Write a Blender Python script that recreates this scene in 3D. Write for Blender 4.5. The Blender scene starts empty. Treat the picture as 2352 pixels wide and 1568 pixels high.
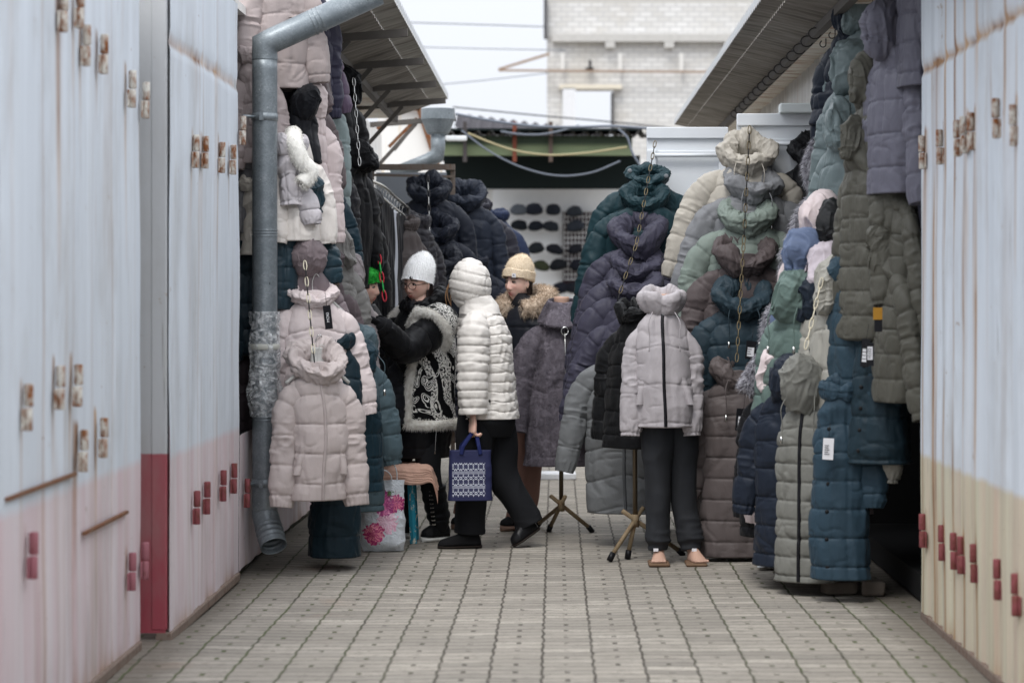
import bpy, math, random
import numpy as np
from mathutils import Vector, Matrix
# ------------------------------------------------------------------ camera, sky, sun, exposure
S = bpy.context.scene
F, VX, VY, CH = 5553.0, 1275.0, 680.0, 1.45          # focal length, vanishing point and eye height in photo units
cam = bpy.data.cameras.new('camera')
cam.lens = 85.0; cam.sensor_width = 36.0
cam.shift_x = -(VX-1176)/2352; cam.shift_y = -(784-VY)/2352
cam.clip_start = 0.1; cam.clip_end = 2000
cam.dof.use_dof = True; cam.dof.focus_distance = 13.8; cam.dof.aperture_fstop = 2.8
cam_ob = bpy.data.objects.new('camera', cam); S.collection.objects.link(cam_ob)
cam_ob.location = (0, 0, CH); cam_ob.rotation_euler = (math.pi/2, 0, 0)
S.camera = cam_ob
SUN_EL, SUN_ROT = math.radians(58), math.radians(200)
w = bpy.data.worlds.new('World'); S.world = w; w.use_nodes = True
wn = w.node_tree; wn.nodes.clear()
def wnode(t, **p):
    n = wn.nodes.new(t)
    for k, v in p.items(): setattr(n, k, v)
    return n
wo = wnode('ShaderNodeOutputWorld'); bg = wnode('ShaderNodeBackground'); sk = wnode('ShaderNodeTexSky')
sk.sky_type = 'NISHITA'; sk.sun_disc = False; sk.sun_elevation = SUN_EL; sk.sun_rotation = SUN_ROT
sk.dust_density = 4.0; sk.air_density = 1.0
hs = wnode('ShaderNodeHueSaturation'); hs.inputs['Saturation'].default_value = 0.12
tc = wnode('ShaderNodeTexCoord'); sx = wnode('ShaderNodeSeparateXYZ')
rmp = wnode('ShaderNodeMapRange'); rmp.inputs[1].default_value = 0.0; rmp.inputs[2].default_value = 1.0
rmp.inputs[3].default_value = 0.0; rmp.inputs[4].default_value = 1.0
mx = wnode('ShaderNodeMix', data_type='RGBA')
cl = wnode('ShaderNodeValToRGB')                       # an even cloud layer, brighter overhead
cl.color_ramp.elements[0].position = 0.0; cl.color_ramp.elements[0].color = (11.2, 11.7, 12.7, 1)
cl.color_ramp.elements[1].position = 0.75; cl.color_ramp.elements[1].color = (30, 31, 33, 1)
e = cl.color_ramp.elements.new(0.14); e.color = (12.0, 12.5, 13.4, 1)
wn.links.new(tc.outputs['Generated'], sx.inputs[0]); wn.links.new(sx.outputs['Z'], rmp.inputs[0])
wn.links.new(rmp.outputs[0], cl.inputs[0])
wn.links.new(sk.outputs[0], hs.inputs['Color'])
mx.inputs['Factor'].default_value = 0.85
wn.links.new(hs.outputs[0], mx.inputs['A']); wn.links.new(cl.outputs[0], mx.inputs['B'])
wn.links.new(mx.outputs['Result'], bg.inputs['Color']); wn.links.new(bg.outputs[0], wo.inputs['Surface'])
bg.inputs['Strength'].default_value = 0.075
sl = bpy.data.lights.new('sun', 'SUN'); sl.energy = 1.5; sl.angle = math.radians(18); sl.color = (1, .97, .93)
so = bpy.data.objects.new('sun', sl); S.collection.objects.link(so)
so.rotation_euler = (math.radians(90)-SUN_EL, 0, math.radians(-20))
S.view_settings.view_transform = 'Standard'; S.view_settings.look = 'None'
S.view_settings.exposure = 0.26; S.view_settings.gamma = 1.0
# ------------------------------------------------------------------ helpers
def at(x, y, Y):                                       # photo point at depth Y
    return Vector(((x-VX)*Y/F, Y, CH-(y-VY)*Y/F))
def ground(x, y):
    Y = F*CH/(y-VY); return Vector(((x-VX)*Y/F, Y, 0))
def tag(o, label=None, cat=None, group=None, kind=None):
    if label: o['label'] = label
    if cat: o['category'] = cat
    if group: o['group'] = group
    if kind: o['kind'] = kind
    return o
def thing(name, label, cat, loc=(0, 0, 0), rz=0, group=None, rx=0, ry=0):
    o = bpy.data.objects.new(name, None); S.collection.objects.link(o)
    o.location = loc; o.rotation_euler = (rx, ry, rz); o.empty_display_size = .1
    return tag(o, label, cat, group)
class Mesh:                                            # collects shapes, becomes ONE object
    def __init__(s): s.v = []; s.f = []; s.n = 0; s.sm = []
    def add(s, V, Fc, smooth=True):
        V = np.asarray(V, float).reshape(-1, 3)
        s.v.append(V); s.f.extend([tuple(i+s.n for i in f) for f in Fc]); s.sm.extend([smooth]*len(Fc)); s.n += len(V)
        return s
    def grid(s, P, closeu=True, cap0=False, cap1=False, smooth=True):
        nv, nu = P.shape[:2]
        i = np.arange(nv-1)[:, None]*nu; j = np.arange(nu if closeu else nu-1)[None, :]
        j2 = (j+1) % nu
        q = np.stack([i+j, i+j2, i+nu+j2, i+nu+j], -1).reshape(-1, 4)
        fc = [tuple(r) for r in q.tolist()]
        if cap0: fc.append(tuple(range(nu-1, -1, -1)))
        if cap1: fc.append(tuple(range((nv-1)*nu, nv*nu)))
        return s.add(P.reshape(-1, 3), fc, smooth)
    def box(s, c, d, rz=0, bev=0.0, M=None):
        x, y, z = [k/2 for k in d]
        b = min(bev, x*.9, y*.9, z*.9)
        if b <= 0:
            V = [(-x,-y,-z),(x,-y,-z),(x,y,-z),(-x,y,-z),(-x,-y,z),(x,-y,z),(x,y,z),(-x,y,z)]
            Fc = [(3,2,1,0),(4,5,6,7),(0,1,5,4),(1,2,6,5),(2,3,7,6),(3,0,4,7)]
        else:
            def ring(zz, o):
                xx, yy = x-o, y-o
                return [(-xx+b,-yy,zz),(xx-b,-yy,zz),(xx,-yy+b,zz),(xx,yy-b,zz),(xx-b,yy,zz),(-xx+b,yy,zz),(-xx,yy-b,zz),(-xx,-yy+b,zz)]
            R = [ring(-z, b*.7), ring(-z+b, 0), ring(z-b, 0), ring(z, b*.7)]
            V = [p for r in R for p in r]
            Fc = [tuple(range(7,-1,-1)), tuple(range(24,32))]
            for k in range(3):
                for j in range(8): Fc.append((k*8+j, k*8+(j+1)%8, k*8+8+(j+1)%8, k*8+8+j))
        V = np.array(V)
        if M is not None:
            V = np.array([tuple(M @ Vector(p)) for p in V])
        else:
            ca, sa = math.cos(rz), math.sin(rz)
            V = np.stack([V[:,0]*ca-V[:,1]*sa, V[:,0]*sa+V[:,1]*ca, V[:,2]], 1)
        return s.add(V+np.array(c), Fc, False)
    def bar(s, a, b, wd, ht=None, up=(0,0,1)):          # square bar from a to b
        a, b = Vector(a), Vector(b); d = b-a; L = d.length; z = d.normalized()
        x = Vector(up).cross(z)
        if x.length < 1e-4: x = Vector((1,0,0)).cross(z)
        x.normalize(); y = z.cross(x)
        M = Matrix((x, y, z)).transposed()
        return s.box((a+b)/2, (wd, ht or wd, L), M=M)
    def tube(s, pts, r, n=12, cap=True, flat=1.0, smooth=True):
        return s.grid(tube_pts(pts, r, n, flat), True, cap, cap, smooth)
    def build(s, name, m, parent=None, M=None):
        V = np.concatenate(s.v) if s.v else np.zeros((0,3))
        if M is not None: V = V @ np.array(M.to_3x3()).T + np.array(M.translation)
        me = bpy.data.meshes.new(name); me.from_pydata(V.tolist(), [], s.f)
        me.polygons.foreach_set('use_smooth', s.sm); me.update()
        if isinstance(m, (list, tuple)):
            for k in m: me.materials.append(k)
        else: me.materials.append(m)
        o = bpy.data.objects.new(name, me); S.collection.objects.link(o)
        if parent is not None: o.parent = parent
        return o
def spline(pts, n):
    P = np.asarray([tuple(p) for p in pts], float)
    if len(P) < 3: 
        t = np.linspace(0, 1, n)[:, None]; return P[0]*(1-t)+P[-1]*t
    d = np.r_[0, np.cumsum(np.linalg.norm(np.diff(P, axis=0), axis=1))]
    t = np.linspace(0, d[-1], n); m = np.gradient(P, d, axis=0, edge_order=1)
    k = np.clip(np.searchsorted(d, t, 'right')-1, 0, len(P)-2)
    h = (d[k+1]-d[k])[:, None]; s = ((t-d[k])[:, None])/h
    return (2*s**3-3*s**2+1)*P[k]+(s**3-2*s**2+s)*h*m[k]+(-2*s**3+3*s**2)*P[k+1]+(s**3-s**2)*h*m[k+1]
def frames(C, ref=None):
    T = np.gradient(C, axis=0); T /= np.linalg.norm(T, axis=1, keepdims=True)+1e-9
    r = np.array(ref if ref is not None else ((1,0,0) if abs(T[0,0]) < .8 else (0,1,0)), float)
    N = np.zeros_like(C); B = np.zeros_like(C)
    for i in range(len(C)):
        r = r-T[i]*r.dot(T[i]); r /= np.linalg.norm(r)+1e-9
        N[i] = r; B[i] = np.cross(T[i], r)
    return T, N, B
def tube_pts(pts, r, n=12, flat=1.0, ref=None):
    C = np.asarray([tuple(p) for p in pts], float); r = np.broadcast_to(np.asarray(r, float), (len(C),))
    T, N, B = frames(C, ref); a = np.arange(n)*2*math.pi/n
    return C[:,None]+(np.cos(a)[None,:,None]*N[:,None]+np.sin(a)[None,:,None]*B[:,None]*flat)*r[:,None,None]
def _h(ix, iy, iz, seed):
    h = (ix.astype(np.int64)*374761393+iy.astype(np.int64)*668265263+iz.astype(np.int64)*1274126177+seed*974711) & 0xffffffff
    h = ((h ^ (h >> 13))*1274126177) & 0xffffffff
    return ((h ^ (h >> 16)) & 0xffffff)/float(0x7fffff)-1.0
def vn(p, seed=0):                                     # smooth value noise, -1..1
    p = np.asarray(p, float); i = np.floor(p).astype(np.int64); f = p-i; f = f*f*f*(f*(f*6-15)+10)
    r = 0
    for a in (0,1):
        for b in (0,1):
            for c in (0,1):
                wt = (f[...,0] if a else 1-f[...,0])*(f[...,1] if b else 1-f[...,1])*(f[...,2] if c else 1-f[...,2])
                r = r+wt*_h(i[...,0]+a, i[...,1]+b, i[...,2]+c, seed)
    return r
def fbm(p, seed=0, o=3):
    return sum(vn(p*2**k, seed+k*7)*.5**k for k in range(o))
def ridge(p, seed=0): return (1-np.abs(vn(p, seed)))
def normals(P, closeu=True):
    du = (np.roll(P,-1,1)-np.roll(P,1,1)) if closeu else np.gradient(P, axis=1)
    dv = np.gradient(P, axis=0); n = np.cross(du, dv); l = np.linalg.norm(n, axis=-1, keepdims=True)
    return n/(l+1e-9)
def sm(a, b, x): t = np.clip((x-a)/(b-a), 0, 1); return t*t*(3-2*t)
def srgb(r, g, b):
    f = lambda c: (c/255/12.92 if c/255 <= .04045 else ((c/255+.055)/1.055)**2.4)
    return (f(r), f(g), f(b), 1)
# ------------------------------------------------------------------ materials
class Nt:
    def __init__(s, name):
        s.m = bpy.data.materials.new(name); s.m.use_nodes = True; s.t = s.m.node_tree
        s.b = s.t.nodes['Principled BSDF']
    def n(s, typ, ins=None, **p):
        n = s.t.nodes.new(typ)
        for k, v in p.items(): setattr(n, k, v)
        for k, v in (ins or {}).items(): s.set(n.inputs[k], v)
        return n
    def set(s, sock, v):
        if isinstance(v, bpy.types.NodeSocket): s.t.links.new(v, sock)
        else: sock.default_value = v
    def math(s, op, a, b=0.0, c=None, clamp=False):
        n = s.n('ShaderNodeMath', {0: a, 1: b}, operation=op, use_clamp=clamp)
        if c is not None: s.set(n.inputs[2], c)
        return n.outputs[0]
    def noise(s, vec=None, scale=5, detail=3, rough=.55, dist=0):
        d = {'Scale': scale, 'Detail': detail, 'Roughness': rough, 'Distortion': dist}
        if vec is not None: d['Vector'] = vec
        return s.n('ShaderNodeTexNoise', d).outputs['Fac']
    def ramp(s, fac, stops):
        n = s.n('ShaderNodeValToRGB', {0: fac}); e = n.color_ramp.elements
        e[0].position, e[0].color = stops[0][0], stops[0][1]; e[1].position, e[1].color = stops[-1][0], stops[-1][1]
        for p, c in stops[1:-1]: k = e.new(p); k.color = c
        return n.outputs[0]
    def step(s, fac, a, b): return s.n('ShaderNodeMapRange', {0: fac, 1: a, 2: b, 3: 0.0, 4: 1.0}, clamp=True).outputs[0]
    def mix(s, fac, a, b, mode='MIX'):
        n = s.n('ShaderNodeMix', data_type='RGBA', blend_type=mode)
        s.set(n.inputs['Factor'], fac); s.set(n.inputs['A'], a); s.set(n.inputs['B'], b)
        return n.outputs['Result']
    def vec(s, v, scale=(1,1,1), rot=(0,0,0)):
        return s.n('ShaderNodeMapping', {'Vector': v, 'Scale': scale, 'Rotation': rot}).outputs[0]
    def obj(s): return s.n('ShaderNodeTexCoord').outputs['Object']
    def pos(s): return s.n('ShaderNodeNewGeometry').outputs['Position']
    def attr(s, name): return s.n('ShaderNodeAttribute', attribute_name=name).outputs['Fac']
    def bump(s, h, strength=.3, dist=.01, prev=None):
        d = {'Height': h, 'Strength': strength, 'Distance': dist}
        if prev is not None: d['Normal'] = prev
        n = s.n('ShaderNodeBump', d); s.t.links.new(n.outputs[0], s.b.inputs['Normal']); return n.outputs[0]
    def fin(s, col=None, rough=None, metal=None, spec=None, **k):
        for nm, v in (('Base Color', col), ('Roughness', rough), ('Metallic', metal), ('Specular IOR Level', spec)):
            if v is not None: s.set(s.b.inputs[nm], v)
        for kk, v in k.items(): s.set(s.b.inputs[kk.replace('_', ' ')], v)
        return s.m
_cache = {}
def scale_c(c, k): return tuple(min(1, max(0, x*k)) for x in c[:3])+(1,)
def nylon(r, g, b, rough=.5, wr=1.0):
    key = ('ny', r, g, b, rough, wr)
    if key in _cache: return _cache[key]
    t = Nt('nylon_fabric'); o = t.obj(); c = srgb(r, g, b)
    lum = sum(c[:3])/3; k = .36+.60*min(1, lum/.42); c = tuple((lum+(x-lum)*.80)*k for x in c[:3])+(1,)
    nz = t.noise(o, 5, 3)
    col = t.mix(nz, scale_c(c, .86), scale_c(c, 1.14))
    t.b.inputs['Sheen Weight'].default_value = .03; t.b.inputs['Sheen Roughness'].default_value = .5
    n1 = t.n('ShaderNodeTexNoise', {'Vector': t.vec(o, (1,1,.55)), 'Scale': 15, 'Detail': 4, 'Roughness': .55, 'Distortion': 1.6}).outputs['Fac']
    n1 = t.math('ABSOLUTE', t.math('SUBTRACT', n1, .5)); n1 = t.math('SUBTRACT', 1.0, t.math('MULTIPLY', n1, 3.0))
    n2 = t.noise(t.vec(o, (1,1,1)), 55, 2, .5, .6)
    h = t.math('ADD', n1, t.math('MULTIPLY', n2, .18))
    t.bump(h, .13*wr, .012)
    _cache[key] = t.fin(col, rough, spec=.14); return _cache[key]
def plain(name, c, rough=.6, metal=0., spec=.2, var=.12, bump=0, bscale=60):
    key = (name, c, rough, metal)
    if key in _cache: return _cache[key]
    t = Nt(name); o = t.obj(); cc = srgb(*c)
    col = t.mix(t.noise(o, 9, 4), scale_c(cc, 1-var), scale_c(cc, 1+var))
    if bump: t.bump(t.noise(o, bscale, 3), bump, .005)
    _cache[key] = t.fin(col, rough, metal, spec); return _cache[key]
# ------------------------------------------------------------------ ground
def paving_mat():
    t = Nt('paving_blocks'); p = t.pos(); sp = t.n('ShaderNodeSeparateXYZ', {0: p}); x, y = sp.outputs[0], sp.outputs[1]
    wob = t.noise(t.vec(p, (1.2, 3, 1)), 1.0, 2); wv = t.math('ADD', t.math('MULTIPLY', t.math('SUBTRACT', wob, .5), .05), t.math('MULTIPLY', t.math('SUBTRACT', t.noise(p, 14, 2), .5), .05))
    zig = t.math('MULTIPLY', t.math('SINE', t.math('MULTIPLY', y, 2*math.pi/.2)), .012)
    cx = t.math('ADD', t.math('MULTIPLY', t.math('ADD', x, 50.05), 5.0), t.math('ADD', wv, zig))
    row = t.math('ADD', t.math('MULTIPLY', t.math('ADD', y, 50), 10.0), t.math('MULTIPLY', t.math('SUBTRACT', t.noise(t.vec(p, (4, .8, 1)), 1.0, 2), .5), .5))
    fx = t.math('FRACT', cx); dx = t.math('ABSOLUTE', t.math('SUBTRACT', fx, .5))     # .5 at the long joint
    fy = t.math('FRACT', row); dy = t.math('ABSOLUTE', t.math('SUBTRACT', fy, .5))
    lj = t.step(dx, .462, .488); rj = t.step(dy, .41, .48)
    dot = t.math('MULTIPLY', t.math('SUBTRACT', 1.0, t.step(dx, .035, .055)), t.step(t.math('SINE', t.math('MULTIPLY', row, math.pi)), .62, .8))
    cell = t.n('ShaderNodeCombineXYZ', {0: t.math('FLOOR', cx), 1: t.math('FLOOR', row), 2: 0.0}).outputs[0]
    wn_ = t.n('ShaderNodeTexWhiteNoise', {'Vector': cell}).outputs['Value']
    stone = t.ramp(wn_, [(0, srgb(112,108,102)), (.22, srgb(150,144,136)), (.7, srgb(178,171,160)), (.86, srgb(202,195,183)), (1, srgb(98,96,92))])
    blot = t.noise(p, 1.3, 5, .65); stone = t.mix(t.step(blot, .42, .75), stone, srgb(128,123,114))
    grit = t.noise(p, 55, 4, .7); stone = t.mix(t.math('MULTIPLY', t.step(grit, .52, .75), .75), stone, srgb(92,88,82))
    spk = t.noise(t.vec(p, (1, 1.6, 1)), 17, 4, .7); stone = t.mix(t.math('MULTIPLY', t.step(spk, .52, .66), .8), stone, srgb(82,79,74))
    grain = t.noise(p, 160, 3, .8); stone = t.mix(t.step(grain, .3, .8), scale_c(srgb(150,144,134), .85), stone)
    rustn = t.noise(t.vec(p, (.9, .7, 1)), 1.7, 3); lefts = t.math('SUBTRACT', 1.0, t.step(x, -1.5, -.9))
    stone = t.mix(t.math('MULTIPLY', t.math('MULTIPLY', t.step(rustn, .6, .72), lefts), .55), stone, srgb(150,104,70))
    dirt = t.math('MULTIPLY', t.step(t.math('ADD', t.math('ABSOLUTE', x), t.math('MULTIPLY', t.noise(p, 5, 4, .7), .22)), 1.50, 1.70), .85); stone = t.mix(dirt, stone, t.mix(t.noise(p, 30, 3), srgb(84,78,70), srgb(120,113,103)))
    mossn = t.noise(p, 2.2, 3); side = t.step(t.math('ABSOLUTE', x), .35, 1.3)
    moss = t.math('MULTIPLY', t.step(mossn, .33, .52), side)
    jc = t.mix(moss, srgb(62,57,50), srgb(62,74,30))
    c = t.mix(t.math('MULTIPLY', rj, t.math('ADD', .45, t.math('MULTIPLY', t.step(t.noise(t.vec(p, (2, 9, 1)), 2.0, 3), .4, .6), .6))), stone, srgb(72,67,61))
    brk = t.step(t.noise(p, 23, 2), .3, .55)
    c = t.mix(t.math('MULTIPLY', lj, t.math('ADD', t.math('MULTIPLY', brk, .5), .45)), c, jc)
    c = t.mix(t.math('MULTIPLY', dot, t.math('MULTIPLY', t.step(t.noise(p, 9.1, 3), .43, .52), .9)), c, jc)
    h = t.math('SUBTRACT', t.math('MULTIPLY', grit, .3), t.math('ADD', t.math('MULTIPLY', rj, .5), t.math('ADD', lj, dot)))
    h = t.math('ADD', h, t.math('MULTIPLY', wn_, .35))
    t.bump(h, .55, .008)
    return t.fin(c, t.math('ADD', .72, t.math('MULTIPLY', grit, .2)), spec=.25)
m = Mesh()
ys = np.r_[np.linspace(-3, 40, 140), np.linspace(45, 900, 12)]; xs = np.r_[-300, -60, -12, np.linspace(-4, 4, 60), 12, 60, 300]
X, Yg = np.meshgrid(xs, ys); Z = fbm(np.stack([X*.9, Yg*.5, X*0], -1), 3, 2)*.012*(np.abs(X) < 3)
m.grid(np.stack([X, Yg, Z], -1), False)
tag(m.build('paved_ground', paving_mat()), kind='structure')
# ------------------------------------------------------------------ container rows
def paint_mat(name, low, streak, zb, hi=(208,215,223), soft=.03, lowmix=.55):
    t = Nt(name); p = t.pos(); sp = t.n('ShaderNodeSeparateXYZ', {0: p}); z = sp.outputs[2]
    v1 = t.noise(t.vec(p, (9, 9, .35)), 1.0, 4, .6); v2 = t.noise(t.vec(p, (22, 22, 1.2)), 1.0, 3, .6)
    up = t.mix(t.step(v1, .35, .7), srgb(*hi), scale_c(srgb(*hi), .86))
    up = t.mix(t.math('MULTIPLY', t.step(v2, .62, .72), .45), up, srgb(176,176,172))
    dn = t.mix(t.math('MULTIPLY', t.step(v1, .40, .70), lowmix), srgb(*low), srgb(*streak))
    dn = t.mix(t.math('MULTIPLY', t.step(v2, .6, .75), .3), dn, srgb(172,150,140))
    edge = t.math('ADD', z, t.math('MULTIPLY', t.math('SUBTRACT', v2, .5), soft*1.6))
    c = t.mix(t.step(edge, zb-soft, zb+soft), dn, up)
    gr_ = t.noise(t.vec(p, (2.2, 2.2, .9)), 1.0, 5, .7); c = t.mix(t.math('MULTIPLY', t.step(gr_, .50, .72), .38), c, srgb(150,146,140))
    sc_ = t.noise(t.vec(p, (60, 60, 2.5)), 1.0, 2, .5); c = t.mix(t.math('MULTIPLY', t.step(sc_, .70, .76), .5), c, srgb(112,108,106))
    ch_ = t.noise(p, 7, 5, .75); c = t.mix(t.math('MULTIPLY', t.step(ch_, .67, .70), .6), c, srgb(150,128,110))
    spots = t.noise(p, 26, 4, .7); c = t.mix(t.math('MULTIPLY', t.step(spots, .70, .74), .85), c, srgb(120,76,44))
    r = t.attr('rust'); rn = t.noise(t.vec(p, (14, 14, 1.4)), 1.0, 4, .7)
    k = t.step(t.math('MULTIPLY', r, t.math('ADD', rn, .45)), .12, .85)
    c = t.mix(k, c, t.mix(t.step(rn, .4, .65), srgb(182,148,112), srgb(116,76,48)))
    t.bump(t.noise(p, 30, 4), .15, .006)
    return t.fin(c, .6, spec=.2)
def rusty_mat(name, base, amt=.5, rust=(150,92,48)):
    t = Nt(name); o = t.pos(); n = t.noise(t.vec(o, (1,1,.6)), 38, 4, .65)
    c = t.mix(t.step(n, 1-amt-.12, 1-amt+.12), srgb(*base), t.mix(t.noise(o, 90, 2), srgb(*rust), srgb(92,52,28)))
    t.bump(n, .4, .004); return t.fin(c, .75, spec=.3)
M_hw = rusty_mat('rusty_white_paint', (204,201,192), .5)
M_hr = rusty_mat('worn_red_paint', (130,70,74), .42, (92,52,44))
M_hl = rusty_mat('worn_pink_paint', (150,96,104), .3, (130,74,76))
M_rust = rusty_mat('rusty_steel', (118,96,76), .55, (120,72,40))
M_dark = plain('dark_steel', (62,60,60), .6, .3)
def side_wall(X, n, Y0, Y1, Z0, Z1, parent, mats, hinges, vseams=(), hseam=None, depth=.012, per=.29, seed=0, rusty=1.0, streak=.25):
    ny, nz = int((Y1-Y0)/.016), int((Z1-Z0)/.03)
    y = np.linspace(Y0, Y1, ny); z = np.linspace(Z0, Z1, nz); YY, ZZ = np.meshgrid(y, z)
    ph = ((YY-Y0)/per + .12*np.sin((YY-Y0)*5.1+seed)) % 1.0
    prof = np.clip(np.minimum(np.abs(ph-.5)*2/.30-.9, 1), 0, 1)*depth
    val = np.exp(-((ph-.02)/.05)**2)+np.exp(-((ph-.98)/.05)**2); amb = .006*fbm(np.stack([YY*2, ZZ*1.3, 0*YY+seed], -1), seed, 2)
    rust = .22*np.clip(fbm(np.stack([YY*9, ZZ*.5, 0*YY], -1), seed+5, 3)+.1, 0, 1)*rusty
    off = prof+amb
    for s in vseams:
        k = np.exp(-((YY-s)/.012)**2); off -= .012*k; rust += .55*k*(ZZ < (hseam or 9))
    rust += streak*val*np.clip(fbm(np.stack([YY*1.7, ZZ*.8, 0*YY+seed], -1), seed+15, 4)*1.6+.15, 0, 1)
    if hseam:
        k = np.exp(-((ZZ-hseam)/.018)**2); off -= .012*k; rust += .8*k
        rust += .40*rusty*np.clip(fbm(np.stack([YY*7, ZZ*0, ZZ*0+seed], -1), 31, 3), 0, 1)*np.exp(-np.clip(hseam-ZZ, 0, 9)/.35)*(ZZ < hseam)
    for hy, hz, red in hinges:
        k = np.exp(-((YY-hy)/.026)**2); dz = hz-ZZ
        L = .5 if not red else .2
        rust += (1.1 if not red else .45)*rusty*k*np.exp(-np.clip(dz, 0, 9)/L)*(dz > -.1)*(.6+.5*vn(np.stack([YY*40, ZZ*3, 0*YY], -1), seed))
    k = np.exp(-np.clip(ZZ-Z0, 0, 9)/.05); rust += .5*k*np.clip(.4+fbm(np.stack([YY*3, 0*ZZ, 0*ZZ], -1), 77+seed, 3), 0, 1)
    P = np.stack([X+n*off, YY, ZZ], -1)
    if n > 0: P = P[:, ::-1]; rust = rust[:, ::-1]
    m = Mesh().grid(P, False); o = m.build('side_wall', mats, parent)
    a = o.data.attributes.new('rust', 'FLOAT', 'POINT'); a.data.foreach_set('value', np.ascontiguousarray(rust.ravel(), np.float32))
    return o
def hinge(X, n, y, z, red, parent, big=.88):
    m = Mesh(); h = .082*big; r = .0165*big
    for k, s in ((1, 1), (-1, -1)):
        zc = z+k*(h/2+.002)
        m.tube([(X+n*(r+.014), y+.006*k, zc-h/2), (X+n*(r+.014), y+.006*k, zc-h/2+.003), (X+n*(r+.014), y+.006*k, zc+h/2-.003), (X+n*(r+.014), y+.006*k, zc+h/2)], [r*.86, r, r, r*.86], 14)
        m.box((X+n*.016, y+s*.020*big, zc), (.007, .040*big, h*.94), bev=.002)
    return m.build('hinge', {0: M_hw, 1: M_hr, 2: M_hl}[red], parent)
def hz_at(X, pts, red):                                 # hinges read off the photo onto the wall plane
    out = []
    for x, y in pts:
        Yd = F*X/(x-VX); out.append((Yd, CH-(y-VY)*Yd/F, red))
    return out
ZT = 2.94
def container(name, label, X, n, Y0, Y1, wallmat, endmats, hinges, **kw):
    t = thing(name, label, 'container', (0, 0, 0), group='shipping containers along the alley')
    t.location = (X-n*1.2, (Y0+Y1)/2, 0); off = Vector((X-n*1.2, (Y0+Y1)/2, 0))
    def put(o): o.location = -off; return o
    put(side_wall(X, n, Y0, Y1, .045, ZT, t, wallmat, hinges, **kw))
    m = Mesh(); x0, x1 = X-n*.012, X-n*2.4
    def gridp(a, b, c, d, nn=40):
        s = np.linspace(0, 1, nn)
        P = np.array([[(1-v)*((1-u)*np.array(a)+u*np.array(b))+v*((1-u)*np.array(d)+u*np.array(c)) for u in s] for v in s]); return P
    m.grid(gridp((x0, Y0, .04), (x1, Y0, .04), (x1, Y0, ZT), (x0, Y0, ZT)), False)
    put(m.build('end_wall', endmats, t)); m = Mesh()
    m.grid(gridp((x0, Y1, .1), (x1, Y1, .1), (x1, Y1, ZT), (x0, Y1, ZT)), False)
    put(m.build('end_wall', endmats, t))
    m = Mesh(); m.box(((x0+x1)/2, (Y0+Y1)/2, ZT+.02), (2.39, Y1-Y0, .04)); put(m.build('roof', endmats, t))
    m = Mesh(); m.box((X-n*.02, (Y0+Y1)/2, .022), (.07, Y1-Y0, .044), bev=.006); put(m.build('base_rail', M_base, t))
    for hy, hz, r in hinges: put(hinge(X, n, hy, hz, r, t))
    for yy in (Y0+.031, Y1-.031):
        m = Mesh(); m.box((X-n*.040, yy, (ZT+.05)/2), (.068, .07, ZT-.052), bev=.006); put(m.build('corner_post', endmats, t))
    return t
M_base = rusty_mat('rusty_base_rail', (124,110,100), .4, (96,72,56))
P_left = paint_mat('pink_and_white_wall_paint', (208,199,202), (190,152,158), .775, lowmix=.5, soft=.018)
P_lefte = paint_mat('red_and_grey_end_paint', (158,76,86), (148,66,76), .79, (186,188,190), .004, .5)
P_right = paint_mat('yellow_and_white_wall_paint', (197,193,171), (186,156,144), .745, (208,215,223), .014, .7)
P_plain = paint_mat('white_wall_paint', (222,219,212), (196,184,170), .3, (228,226,222))
XL0, XL, XR = -1.70, -1.62, 1.65
hl0 = hz_at(XL0, [(128,25),(166,18),(181,105),(222,125),(288,205),(320,231),(45,935),(120,890),(162,885),(175,1035),(222,1005)], 0)+hz_at(XL0, [(57,1275),(288,1312),(318,1287)], 2)
hl1 = hz_at(XL, [(436,348),(458,350),(497,362),(523,367)], 0)+hz_at(XL, [(438,1165),(462,1143),(500,1115),(525,1098)], 1)
hl1 += hz_at(XL, [(546,300)], 0)+hz_at(XL, [(556,1132)], 1)
hr0 = hz_at(XR, [(2132,350),(2173,338),(2214,318),(2229,310),(2246,302),(2305,272),(2346,288)], 0)+hz_at(XR, [(2133,1218),(2178,1246),(2206,1265),(2223,1274),(2253,1293),(2308,1330),(2350,1365)], 1)
ml = lambda *xs: [F*XL/(x-VX) for x in xs]
container('shipping_container', 'nearest white and pink container with rusty hinges, before the red end wall', XL0, 1, 3.83, 9.87, P_left, P_lefte, hl0, vseams=[F*XL0/(x-VX) for x in (258,170,100)], per=.62, seed=1, depth=.005)
hlA = [h for h in hl1 if h[0] < 12.32]; hlB = [h for h in hl1 if h[0] >= 12.32]
lc = container('shipping_container', 'white and pink container with red end wall, galvanised downpipe standing at its side', XL, 1, 10.13, 12.33, P_left, P_lefte, hlA, vseams=ml(455,490), hseam=2.525, seed=2, rusty=.6, per=.47, depth=.006)
O = Vector(lc.location)
def lput(o): o.location = -O; return o
lput(side_wall(XL, 1, 12.335, 16.2, .045, .74, lc, P_left, [h for h in hlB if h[2]], seed=2, rusty=.6, per=.47, depth=.006)).name = 'lower_wall'
for hy, hz, r in hlB: lput(hinge(XL, 1, hy, hz, r, lc))
M_inner = plain('shade_dark_interior', (30,30,31), .9)  # near-black, the shade of the recess put into the colour
def lbox(nm, x0, x1, y0, y1, z0, z1, mt): return Mesh().box(tuple(Vector(((x0+x1)/2, (y0+y1)/2, (z0+z1)/2))-O), (abs(x1-x0), y1-y0, z1-z0)).build(nm, mt, lc)
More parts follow.
